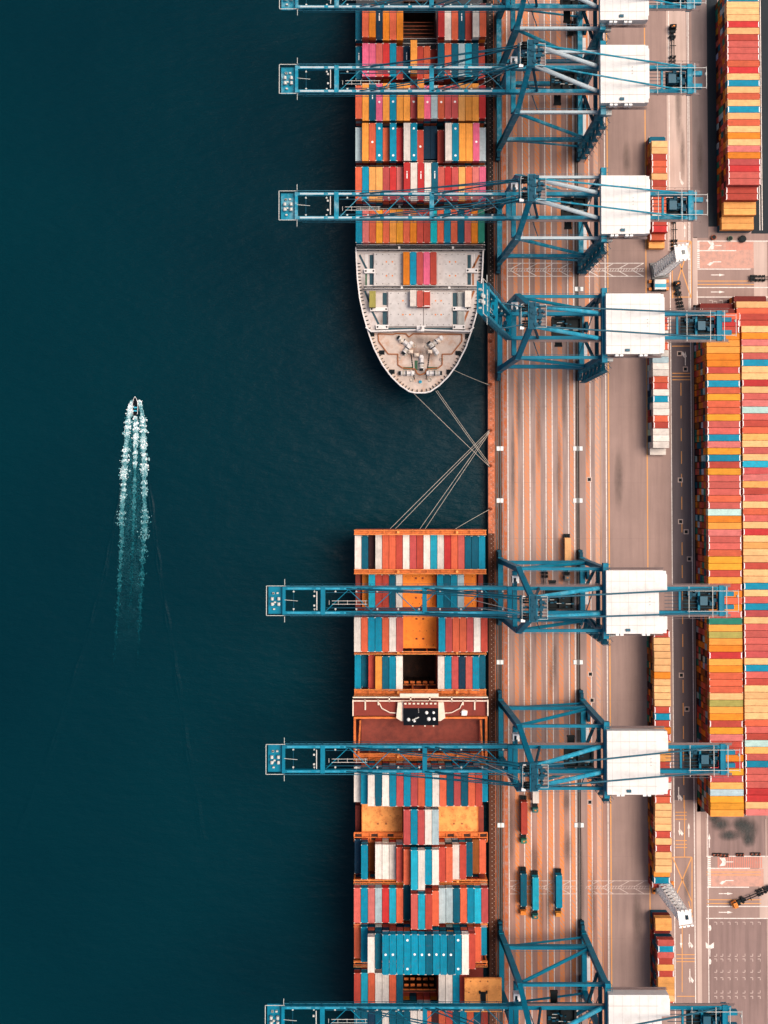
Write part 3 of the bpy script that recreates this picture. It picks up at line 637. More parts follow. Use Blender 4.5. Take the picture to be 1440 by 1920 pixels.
lash_bridge(s1, 668, 909.5, 464.5, ZD1, 15.6, 1.7, MAT['lash_dark'], MAT['hull_pale'], 12)
lash_bridge(s1, 682, 896, 539.5, ZD1, 15.0, 1.1, MAT['lash_dark'], MAT['hull_pale'], 12)
# breakwater, mast, forecastle gear
deckbeam("breakwater", [(686, 614), (696, 622), (785, 619), (880, 622), (888, 614)], ZD1 + 1.4, .5, 2.6, MAT['hull_pale'], s1)
deckbeam("breakwater_shadow_strip", [(704, 617), (872, 617)], ZD1 + .06, .9, .06, MAT['slot'], s1)  # dark strip painted as the breakwater's shadow
p = W(788, 619, ZD1); m = MB(); m.b2(p.x - 1.4, p.x + 1.4, p.y - .9, p.y + .9, ZD1, ZD1 + 3.4); m.tube((p.x, p.y, ZD1 + 3.4), (p.x, p.y - .3, ZD1 + 12), .4, .22, 10); m.b2(p.x - 1.6, p.x + 1.6, p.y - .3, p.y + .3, ZD1 + 9, ZD1 + 9.25); m.build("foremast", MAT['hull_pale'], s1)
pipe = [(709, 626), (737, 627), (743, 625), (761, 626), (767, 632), (774, 626), (866, 627), (866, 640), (847, 664), (829, 664), (829, 684), (822, 690), (800, 692), (797, 700), (787, 703), (781, 699), (779, 692), (755, 690), (746, 684), (746, 664), (728, 664), (710, 640), (709, 626)]
deckbeam("deck_pipe", pipe, ZD1 + .35, .42, .3, MAT['brown_pipe'], s1)
for x0, x1, a, b in ((756, 775, 688, 693), (801, 820, 688, 693), (777.5, 783, 676, 694)): pad("green_deck_panel", x0, x1, a, b, ZD1 + .06, ZD1 + .2, MAT['green'], s1)
def winch(px, py, ang, par, nm="mooring_winch"):
    p = W(px, py, ZD1); M = Matrix.Translation(p) @ Matrix.Rotation(ang, 4, 'Z'); m = MB()
    m.b2(-2.6, 2.6, -.9, .9, .1, .35); m.tube((-1.9, 0, 1.0), (-.5, 0, 1.0), .75, n=12); m.tube((.2, 0, 1.0), (1.7, 0, 1.0), .62, n=12)
    for x in (-2, -.45, .15, 1.75): m.tube((x - .06, 0, 1.0), (x + .06, 0, 1.0), 1.0, n=12)
    m.b2(1.9, 2.9, -.6, .6, .35, 1.5); m.xf(M); o = m.build(nm, MAT['hull_pale'], par)
    r = MB(); r.tube((-1.6, 0, 1.0), (-.8, 0, 1.0), .82, n=12); r.xf(M); r.build("rope_drum", MAT['rope'], o)
    k = MB(); k.b2(-2.9, -2.1, -.7, .7, .3, 1.3); k.b2(-.4, .12, -1, 1, .35, .8); k.xf(M); k.build("motor", MAT['black'], o); return o
for px, py, a in ((757, 641, R(-38)), (764, 653, R(52)), (818, 641, R(38)), (812, 653, R(-52)), (762, 700, 0), (814, 700, R(180)), (790, 681, R(90))): winch(px, py, a, s1)
for px, py in ((753, 640), (822, 640), (770, 660), (806, 660), (781, 666)):
    p = W(px, py, ZD1); m = MB(); m.b2(p.x - .8, p.x + .8, p.y - .6, p.y + .6, ZD1, ZD1 + 1.3); m.tube((p.x, p.y, ZD1 + 1.3), (p.x, p.y, ZD1 + 1.9), .4, n=8); m.build("deck_locker", MAT['cream'], s1)
p = W(788, 716, ZD1 + .1); m = MB(); m.tube((p.x, p.y, ZD1 + .1), (p.x, p.y, ZD1 + .6), .6, n=12); m.tube((p.x, p.y, ZD1 + .6), (p.x, p.y, ZD1 + 5), .12, n=6); m.build("bow_lantern_post", MAT['cyan'], s1)
for px, py, rx, ry in ((788, 638, 7, 2.4), (778, 662, 5, 4), (802, 664, 4.6, 3.6), (790, 702, 7, 2.5), (720, 600, 3, 4), (860, 560, 3, 5), (682, 540, 1.5, 6)):
    p = W(px, py, ZD1); m = MB(); m.quad((-1, -1, 0), (1, -1, 0), (1, 1, 0), (-1, 1, 0)); o = m.build("grease_stain", mt2, s1); o.location = (p.x, p.y, ZD1 + .075 + random.random() * .004); o.scale = (rx, ry, 1)
for px, py in ((748, 672), (828, 674), (772, 712), (806, 712), (800, 650), (776, 648), (760, 664), (818, 664)):
    p = W(px, py, ZD1); m = MB()
    for k in range(14):
        t0, t1 = k * .4488, (k + 1) * .4488
        m.tube((p.x + .62 * math.cos(t0), p.y + .62 * math.sin(t0), ZD1 + .25), (p.x + .62 * math.cos(t1), p.y + .62 * math.sin(t1), ZD1 + .25), .2, n=6, caps=False)
    m.build("coiled_rope", MAT['rope'], s1)
for x0, y0, x1, y1 in ((770, 658, 777, 712), (806, 658, 799, 712)):
    m = MB(); u, v = W(x0, y0, ZD1 + .2), W(x1, y1, ZD1 + .2); N = 26
    for k in range(N): c = u.lerp(v, (k + .5) / N); m.box(tuple(c), (.22 if k % 2 else .42, .42, .14), R(8))
    m.build("anchor_chain", MAT['black'], s1)
for i in range(2, n - 2):                                            # frames, rails and rollers inside the bulwark
    a, b = Vector(inn[i]), Vector(inn[(i + 1) % n])
    if min(a.y, b.y) > ylo: continue
    L = (b - a).length; k = max(1, int(L / 1.25)); d = (b - a).normalized(); nr = Vector((-d.y, d.x))
    if nr.dot(Vector((XC1, a.y + 10)) - a) < 0: nr = -nr
    m = MB()
    for j in range(k):
        c = a + d * (j + .5) * L / k; c2 = c + nr * .95
        m.beam((c.x, c.y, ZD1 + .5), (c2.x, c2.y, ZD1 + .15), .22, .9)
    m.build("bulwark_stay", MAT['black'] , s1)
for px, py in ((716, 661), (859, 662), (697, 627), (877, 630), (735, 697), (842, 697)):
    p = W(px, py, ZD1); m = MB()
    m.b2(p.x - 1, p.x + 1, p.y - .8, p.y + .8, ZD1 + .06, ZD1 + .3)
    for s in (-.5, .5): m.tube((p.x + s, p.y, ZD1 + .3), (p.x + s, p.y, ZD1 + 1.2), .3, .34, 10)
    m.build("deck_bollard", MAT['black'], s1)
stk1 = MB()
B1 = [("B cv^ o^ n! o c o | . . . . . | R^ w c B! r w^ c^", 44, 4, "bay with the open hold"),
      ("Bv! p p s R b rv | nv! O^ rv cv mvv | B c B g t B rv", 112, 4, "bay next to the open hold"),
      ("c O5 B5! p5* O5 b5. O5 | O5 d* O5^ p* g | c* d d* e5 O5 O5 R", 191, 4, "fourth bay behind the pale foredeck"),
      ("gv O5 c5* b5: cv b5: Rv | w5 b5: rvv* . . | rvv w5 b5: O5 O5 p5* gv", 266, 5, "third bay behind the pale foredeck"),
      ("c b e e d R j | R5^! w5^ R5^! w5^ B5^! | s R d e c j p", 344, 4, "second bay behind the pale foredeck"),
      ("b j c y c O y | c o r r q | c b c B s o G", 424, 2, "bay directly behind the pale foredeck")]
B1 = [(t.replace("cv^", "c^").replace("b5.", "b5*"), y, k, ph) for t, y, k, ph in B1]
ship_bays(stk1, B1, XC1, ZH1, "pale", "containers on the ship with the pale bow")
so1 = tag(stk1.build("lower_containers", MAT['boxes']), "lower tiers of containers under the top rows on the pale-bowed ship", "containers", kind='stuff')
m = MB()                                                             # deck-level containers seen down the gap in the third bay
y3 = W(720, 266, 20).y
for i in (10, 11): m.cur = ccol('n'); m.box((XC1 + (i - 9) * 2.5, y3, ZH1 + 2.6), (2.4, 12.2, 5.2))
tag(m.build("deck_containers", MAT['boxes']), kind='stuff')
for i, ch in zip(range(5), "obdpr"):
    p = W(720, 503, ZH1 + TIER); container("shipping_container", (XC1 - 5 + i * 2.5, p.y, ZH1), ch, R(90), f"{CC[ch][0]} container, {nth(i)} of five side by side on the pale foredeck", "containers on the pale foredeck")
for px, py, ch, lb in ((698.5, 560.5, 'v', "olive short container alone on the pale foredeck's sea side"), (774.8, 559, 'w', "white short container beside two red ones on the pale foredeck"), (787.6, 560, 's', "salmon short container between the white and the brick red one"), (800.6, 560, 'r', "brick red short container beside the salmon one on the pale foredeck"), (878, 560, 'w', "white short container alone on the pale foredeck's quay side")):
    p = W(px, py, ZH1 + 2.6); container("short_container", (p.x, p.y, ZH1 if 720 < px < 850 else ZD1 + 1), ch, R(90), lb, "short containers on the pale foredeck", CM20)

# ---- ship with the orange hatches
s2 = empty("container_ship", (0, 0, 0)); tag(s2, "container ship with orange hatches and red-brown decks, stern facing the pale bow", "ship")
ZD2, ZH2 = 11.0, 13.0; ys = W(788, 993, 16).y; yb = -260.0
o2 = [(XC2 - 23.6, yb), (XC2 - 23.6, ys), (XC2 + 23.6, ys), (XC2 + 23.6, yb)]
hull("hull", s2, o2, ZD2, [(XC2 + (x - XC2) * .97, y - (4 if y == ys else 0)) for x, y in o2], MAT['hull_dark'])
bays2 = [  # tokens, yc, tiers, label, middle hatch (H cover, O open, - none)
 ("w B kv w5 c5 c5 r5 | w5 d5 r5 w5 t5 | w5 R5 c5 s5 B B b", 1036, 3, "sternmost bay of the orange-hatched ship", '-'),
 (". . tv rv rv Bv wv | . . . . . | bv Bv bv gv . . .", 1110, 3, "second bay from the orange ship's stern", 'H'),
 ("w c b b c w s | . . . . . | b d c c d w r", 1190, 6, "third bay from the orange ship's stern", 'H'),
 ("bv Bvv rv O B b w | . . . . . | w b d n s b Bv", 1262.5, 4, "fourth bay from the orange ship's stern", 'O'),
 ("wvv bv w B w b d | b d c b w | c B d B c r bvv", 1479, 8, "bay right behind the bridge under the boom", '-'),
 (". . . . . . . | d b d w g | . . . . . . .", 1551, 7, "row of five between the tan hatches", 'T'),
 ("nvv b uvvv w w w r^ | c^^^v t5^^^ w5^^^ b^^^v w^^^v | r^ c^ w r Bv uvv cvv", 1616, 5, "third bay behind the bridge", '-'),
 ("s b j g R t c | Bv s^^ t^^ r^^ c^ | g g B c b t d", 1698, 6, "fourth bay behind the bridge", '-'),
 ("cvvvv bvvv w Bv b5* b5* b5 | b5: b5* b5* B5* b5* | b5* B5* b5: w5 rv cvvv bvvvvv", 1790, 9, "fifth bay behind the bridge", '-'),
 ("r t c w w c B | . . . . . | w w b r . . .", 1857, 5, "sixth bay behind the bridge", 'O'),
 ("B B n B w B B | B w w c k | c r B b c B r", 1928, 5, "bay cut by the frame's bottom edge", '-')]
holes = []
stk2 = MB()
for toks, yc, tiers, ph, mid in bays2:
    yy = W(720, yc, ZH2 + tiers * TIER).y; ya, yb2 = yy - 6.7, yy + 6.7
    if mid == 'O': holes.append((ya, yb2))
    elif mid in 'HT' or mid == '-':
        for x0, x1, on in ((-6.2, 6.2, mid != 'T'), (-21.2, -6.4, mid in 'HT-'), (6.4, 21.2, mid in 'HT-')):
            if mid == '-' : mt = MAT['deck_red']
            else: mt = MAT['hatch_tan'] if mid == 'T' else MAT['hatch_orange']
            zt = 18.5 if (mid == 'T' or (mid == 'H' and tiers > 5 and x0 == -6.2)) else ZH2
            m = MB(); m.b2(XC2 + x0, XC2 + x1, ya + .3, yb2 - .3, ZD2, zt); h = m.build("hatch_cover", mt, s2)
            if mid != '-':
                c = MB(); w2 = (x1 - x0)
                for i in range(5):
                    for j in range(3): c.tube((XC2 + x0 + w2 * (.1 + .2 * i), ya + 1.5 + j * 5.1, zt), (XC2 + x0 + w2 * (.1 + .2 * i), ya + 1.5 + j * 5.1, zt + .05), .16, n=6)
                for sx in (.4, .6):
                    for fy in (.28, .82): c.box((XC2 + x0 + w2 * sx, ya + 13.4 * fy, zt + .03), (.7, .6, .1))
                c.build("twist_lock_socket", MAT['brown_pipe'] if mid == 'T' else MAT['deck_red'], h)
                rims = MB()
                for x in (x0 + .12, x1 - .12): rims.b2(XC2 + x - .1, XC2 + x + .1, ya + .4, yb2 - .4, zt, zt + .18)
                rims.build("hatch_rim", MAT['lash_orange'], h)
for toks, yc, tiers, ph, mid in bays2: ship_bays(stk2, [(toks, yc, tiers, ph)], XC2, ZH2, "orange", "containers on the ship with orange hatches")
tag(stk2.build("lower_containers", MAT['boxes']), "lower tiers of containers under the top rows on the orange-hatched ship", "containers", kind='stuff')
d2 = MB(); d2.b2(XC2 - 23.5, XC2 - 6.3, yb, ys, ZD2 - 1.5, ZD2); d2.b2(XC2 + 6.3, XC2 + 23.5, yb, ys, ZD2 - 1.5, ZD2)
edges = [ys] + [v for h in holes for v in (h[1], h[0])] + [yb]
for i in range(0, len(edges), 2): d2.b2(XC2 - 6.3, XC2 + 6.3, edges[i + 1], edges[i], ZD2 - 1.5, ZD2)
d2.build("cargo_deck", MAT['deck_red'], s2)
for a, b in holes:
    m = MB(); m.b2(XC2 - 6.3, XC2 + 6.3, a, b, -3.9, -3)
    for x in (-6.15, 6.15): m.b2(XC2 + x - .15, XC2 + x + .15, a, b, -3, ZH2)
    for y in (a + .15, b - .15): m.b2(XC2 - 6, XC2 + 6, y - .15, y + .15, -3, ZH2)
    for k in range(1, 5):
        for y in (a + .55, b - .55): m.b2(XC2 - 6.3 + k * 2.52 - .12, XC2 - 6.3 + k * 2.52 + .12, y - .22, y + .22, -3, ZH2 - .2)
    o = m.build("open_hold", MAT['hold'], s2); m = MB()
    for k in range(5):
        for j in range(2 if a < -100 else 1): m.b2(XC2 - 5.6 + k * 2.35, XC2 - 4.0 + k * 2.35, a + .5 + j * 1.3, a + 1.4 + j * 1.3, ZH2 - 3 - j * 2, ZH2 - 2.7 - j * 2)
    m.b2(XC2 - 6, XC2 + 6, a + .35, a + .6, ZH2 - 1, ZH2 - .2); m.build("hold_gallery", MAT['lash_orange'], o)
for py, zt, dp in ((998, 23.5, 1.7), (1071.5, 22.5, 1.6), (1223.5, 24.5, .9), (1298, 23.5, 2.2), (1418, 22.5, 2.2), (1652, 25.5, 1.2), (1806, 25, 1.6), (1733, 25, .9)): lash_bridge(s2, W(664.5, 998, 0).x and 664 if py < 1400 else 663, 912 if py < 1400 else 914, py, ZD2, zt, dp, MAT['lash_orange'], MAT['hatch_tan'], 9)
for x0, x1 in ((664, 755), (822, 914)):                              # broad lashing decks ahead of the tan hatches
    a, b = W(x0, 1579, 20), W(x1, 1562, 20); m = MB(); m.b2(a.x, b.x, a.y, b.y, 18.6, 19)
    for k in range(7): xx = a.x + (b.x - a.x) * k / 6; m.b2(xx - .15, xx + .15, a.y, b.y, 19, 19.5)
    for f in (0, .5, 1): yy = a.y + (b.y - a.y) * f; m.b2(a.x, b.x, yy - .15, yy + .15, 19.51, 19.8)
    o = m.build("lashing_deck", MAT['lash_orange'], s2); m = MB()
    for k in range(6):
        if k % 2 == (0 if x0 < 700 else 1): xx = a.x + (b.x - a.x) * (k + .5) / 6; m.b2(xx - 1.1, xx + 1.1, a.y + .5, b.y - .6, 19.02, 19.1)
    m.build("deck_well", MAT['hold'], o)
sg = MB()
for x in (XC2 - 22.7, XC2 + 22.7):
    for y0, y1 in ((ys - 29, ys - 16), (W(0, 1562, 13).y, W(0, 1510, 13).y)): sg.b2(x - .9, x + .9, y0, y1, ZD2, ZD2 + 2.2)
sg.build("side_coaming", MAT['deck_red'], s2)
# bridge castle
ZB = 31.0
def P2(px, py, z): return W(px, py, z)
a, b = P2(662, 1342, ZB), P2(915, 1312, ZB); m = MB(); m.b2(a.x, b.x, a.y, b.y, ZB - 1.4, ZB); m.b2(a.x + 8, b.x - 8, a.y + 1, b.y - .5, ZD2, ZB - 1.42)
br = m.build("bridge_wing_deck", MAT['deck_red'], s2)
m = MB()
for py in (1307.5, 1314): p, q2 = P2(661.5, py, ZB + 1), P2(915, py, ZB + 1); m.beam(p, q2, .4, .5)
for px in (662, 684, 709, 730, 770, 806, 847, 868, 892, 914.5): p, q2 = P2(px, 1306 if px in (730, 770, 806, 847) else 1312, ZB + 1), P2(px, 1316, ZB + 1); m.beam(p, q2, .45, .5)
for px in (685, 709.5, 868, 890): p, q2 = P2(px, 1316, ZB + .3), P2(px, 1331 if px in (685, 890) else 1322, ZB + .3); m.beam(p, q2, .5, .4)
for px in (662, 914.5): p, q2 = P2(px, 1312, ZB + .9), P2(px, 1342, ZB + .9); m.beam(p, q2, .4, .9)
for pts in ([(711, 1318), (716, 1328), (731, 1336), (744, 1337)], [(867, 1318), (862, 1328), (847, 1336), (834, 1337)]):
    for u, v in zip(pts, pts[1:]): m.beam(P2(*u, ZB + .5), P2(*v, ZB + .5), .3, .4)
for pts in ([(864, 1336), (868, 1331), (876, 1333), (875, 1340)],):
    for u, v in zip(pts, pts[1:]): m.beam(P2(*u, ZB + .5), P2(*v, ZB + .5), .3, .3)
m.build("wing_railing", MAT['cream'], br)
m = MB(); p = P2(870, 1336, ZB); m.b2(p.x - .9, p.x + .9, p.y - .8, p.y + .8, ZB, ZB + 1.2); m.build("searchlight_box", MAT['mark'], br)
m = MB(); m.prism([(v.x, v.y) for v in (P2(743, 1346, ZB + 2), P2(752, 1352, ZB + 2), P2(826, 1352, ZB + 2), P2(835, 1346, ZB + 2), P2(832, 1317, ZB + 2), P2(746, 1317, ZB + 2))], ZB - 2, ZB + 2); m.build("wheelhouse", MAT['cream'], br)
a, b = P2(750, 1303, ZB + 4.5), P2(823, 1309, ZB + 4.5); m = MB(); m.b2(a.x, b.x, b.y, a.y, ZB + 1.6, ZB + 2.4); m.build("signal_deck", MAT['cream'], br)
a, b = P2(756.5, 1360, ZB + 3), P2(822, 1328, ZB + 3); m = MB(); m.b2(a.x, b.x, a.y, b.y, ZB + 2.02, ZB + 3); mi = m.build("monkey_island", MAT['navy'], br)
m = MB(); m.b2(a.x, b.x, b.y + .05, b.y + 2.2, ZB + 2.02, ZB + 2.9); m.build("radar_deck", MAT['deck_red'], br)
m = MB()
for px, py, r in ((766, 1350, .65), (777, 1353, .45), (800, 1337, .62), (813, 1337, .5), (804, 1349, .72), (814, 1349, .6)):
    p = P2(px, py, ZB + 4)
    for k in range(6):
        t0, t1 = k * .2618, (k + 1) * .2618
        m.tube((p.x, p.y, ZB + 3.3 + r * math.sin(t0)), (p.x, p.y, ZB + 3.3 + r * math.sin(t1)), r * math.cos(t0), max(.01, r * math.cos(t1)), 12, k == 0)
    m.tube((p.x, p.y, ZB + 3), (p.x, p.y, ZB + 3.3), r * .4, n=10)
m.build("satellite_dome", MAT['mark'], mi)
m = MB()
p = P2(779, 1347, ZB + 4.5); m.box((p.x, p.y, ZB + 5), (2.6, .35, .3), R(25)); m.tube((p.x, p.y, ZB + 3), (p.x, p.y, ZB + 5), .15, n=6); m.tube((p.x + 1, p.y + 3, ZB + 3), (p.x + 1, p.y + 3, ZB + 9), .2, .1, 6)
m.build("radar_scanner", MAT['rail'], mi)
m = MB()
for px in (774, 797, 813): p = P2(px, 1361, ZB + 3); m.box((p.x, p.y, ZB + 2.6), (.5, .5, .5))
for k in range(8): p = P2(760 + k * 8, 1319, ZB + 3); m.box((p.x, p.y, ZB + 3.2), (.8, .5, .4))
m.build("roof_lamp", MAT['cream'], mi)
a, b = P2(664, 1396, 22), P2(912, 1342, 22); m = MB()
m.b2(a.x + 2.6, b.x - 2.6, a.y, b.y + 4, 21, 22); m.build("boat_deck", paint("streaked_red_deck", rgb(150, 66, 50), 0.7, 0.2, 0.5, rgb(80, 34, 28), 0.7, 0.2), s2)
for s in (0, 1):
    x = a.x + .3 if s == 0 else b.x - .3; m = MB(); m.b2(x - .4, x + .4, a.y - 4, b.y, 21.5, 24.5); x2 = x + (2.0 if s == 0 else -2.0)
    m.beam((x2, b.y - 1, 24), (x2 + (-.7 if s == 0 else .7), a.y - 4, 24), .6, 1.2); m.build("side_rail", MAT['lash_orange'], s2)
a, b = P2(664, 1345.5, ZB - .5), P2(914, 1342.5, ZB - .5); m = MB(); m.b2(a.x, b.x, a.y - .5, a.y + .2, ZB - 2.5, ZB - .8); m.build("wing_edge_beam", MAT['lash_orange'], br)
# mooring ropes
def rope(p, q, label, sag=1.0):
    p, q = Vector(p), Vector(q); N = 14; pts = [p.lerp(q, i / N) - Vector((0, 0, sag * 4 * (i / N) * (1 - i / N))) for i in range(N + 1)]
    m = MB()
    for u, v in zip(pts, pts[1:]): m.tube(u, v, .08, n=6, caps=False)
    o = m.build("mooring_rope", MAT['rope'], None); tag(o, label, "rope", "mooring ropes of the two ships")
def bl(px, py): v = W(px, py, .5); return v
for a, za, b, lb in (((851, 694), 13, (918, 722), "short lone mooring rope from the pale bow's quay side to the first bollard"), ((776, 738), 13, (918, 875), "mooring rope from the pale bow's tip, longest and flattest of its crossing set"),
        ((820, 732), 13, (918, 870), "upper of two mooring ropes running close together from the pale bow"), ((817, 733), 13, (917.5, 874), "lower of two mooring ropes running close together from the pale bow"),
        ((731, 992), 10, (918, 806), "mooring rope leaving the orange ship's stern nearest its sea corner"), ((741, 992), 10, (918, 810), "mooring rope from the orange stern, second from the sea corner"),
        ((787, 992), 10, (918, 807), "mooring rope from the orange stern's middle, upper of the steep pair"), ((797, 992), 10, (918, 811), "mooring rope from the orange stern's middle, lower of the steep pair"), ((850, 994), 10, (918, 955), "short mooring rope from the orange stern's quay corner")):
    rope(W(*a, za), bl(*b), lb, 1.2)
# ------------------------------------------------------------------ yard blocks
def yard(seq, px_left, py0, py1, tiers, phrase, group, second=True, lower=None, rnd="rrcoosuuBGgk", n_side=0):
    """One column of forty-foot containers lying across the block. py0, py1: photo rows of the first and last of the full-height ones (drop None)."""
    zt = tiers * TIER; full = [i for i, s in enumerate(seq) if len(s) == 1]
    ya, yb = W(720, py0, zt).y, W(720, py1, zt).y; pitch = (yb - ya) / (full[-1] - full[0])
    xl = W(px_left, (py0 + py1) / 2, zt).x; x = xl + 12.19 / 2; low = MB()
    for i, s in enumerate(seq):
        y = ya + (i - full[0]) * pitch; k = tiers - (int(s[1]) if len(s) > 1 else 0); ch = s[0]
        xx = x + random.uniform(-.07, .07)
        container("yard_container", (xx, y, (k - 1) * TIER), ch, 0, f"{CC[ch][0]} container on top, {nth(i)} from the upper end, {phrase}", group)
        if second and k > 1:
            c2 = random.choice(rnd)
            container("yard_container", (xx + random.uniform(-.08, .08), y, (k - 2) * TIER), c2, 0, f"{CC[c2][0]} container under the {nth(i)} top one, {phrase}", group); k2 = k - 2
        else: k2 = k - 1
        if k2 > 0: stack(low, x, y, 0, k2 * TIER, 0, rnd)
    tag(low.build("lower_containers", MAT['boxes']), "lower tiers of the container block, " + phrase, "containers", kind='stuff')
SEQ_A = "C b C C C R C r s s s c R C b C c C b C c C o C j o d R s s r1 r1 e2 e2 e3 e3".split()
yard(SEQ_A, 1364, -15.7, 340.5, 5, "tall block by the dark lane", "containers in the block beside the dark lane")
SEQ_B = "m3 m2 c R r o O O o o r O b c y c c y s s b j y b r y s s s c s a o O j s s c y y r O r o c o s G O v O o R O o c c c C v O o r y j r r o R y d e g y y O".split()
yard(SEQ_B, 1328.6, 593, 1525, 6, "block edging the dark road", "containers in the block edging the dark road")
SEQ_D = "m3 C2 c2 r1 r1 C o j C s b C C R C s j a s r c e C s C t d j e r s C c s C R C e C C r C C b C s b d C s s s s d C b s r C C C C C c s r a e s b s s s R R C j".split()
yard(SEQ_D, 1394.4, 617, 1523, 6, "second block at the frame's edge", "containers in the second block at the frame's edge", False)
# short containers standing in a single file between the lanes
def file20(seq, px, py0, py1, tiers, phrase, rnd):
    zt = tiers * TIER; full = [i for i, s in enumerate(seq) if len(s) == 1]
    ya, yb = W(720, py0, zt).y, W(720, py1, zt).y; pitch = (yb - ya) / (full[-1] - full[0]); x = W(px, (py0 + py1) / 2, zt).x; low = MB()
    for i, s in enumerate(seq):
        y = ya + (i - full[0]) * pitch; k = tiers - (int(s[1]) if len(s) > 1 else 0); ch = s[0]; jx = random.uniform(-.12, .12)
        if k < 1: continue
        container("short_container", (x + jx, y, (k - 1) * TIER), ch, 0, f"{CC[ch][0]} short container on top, {nth(i)} from upper end, {phrase}", "short containers in single file by the road", CM20)
        for t in range(k - 1):
            c2 = random.choice(rnd)
            if t == k - 2:
                container("short_container", (x + random.uniform(-.25, .15), y, t * TIER), c2, 0, f"{CC[c2][0]} short container under the {nth(i)} one, {phrase}", "short containers in single file by the road", CM20)
            else: stack(low, x + random.uniform(-.2, .1), y, t * TIER, (t + 1) * TIER, 0, rnd, 6.06)
    if low.v: tag(low.build("lower_containers", MAT['boxes']), "bottom tiers of the single file, " + phrase, "containers", kind='stuff')
file20("B1 C C r c c C r c c c c w r R c1 e2".split(), 1237, 270, 429, 3, "file under the faded crane", "ccrusOo")
file20("r c w c c w g w w c r w b w w c r w w w w2".split(), 1239.5, 601, 834, 3, "mostly white file", "rwwgnBrg")
file20("r C C C C C o C C C C r b r o R O e e r d s w r c C C C C r C r C C C O1 b1 r2".split(), 1243, 1189, 1630, 4, "long peach file beside the road", "uuoorrkkG")
file20("e1 e1 m2 s b s r e r e e e C c".split(), 1249, 1768, 1884, 4, "file behind the lower lattice mast", "kkBBrmu")

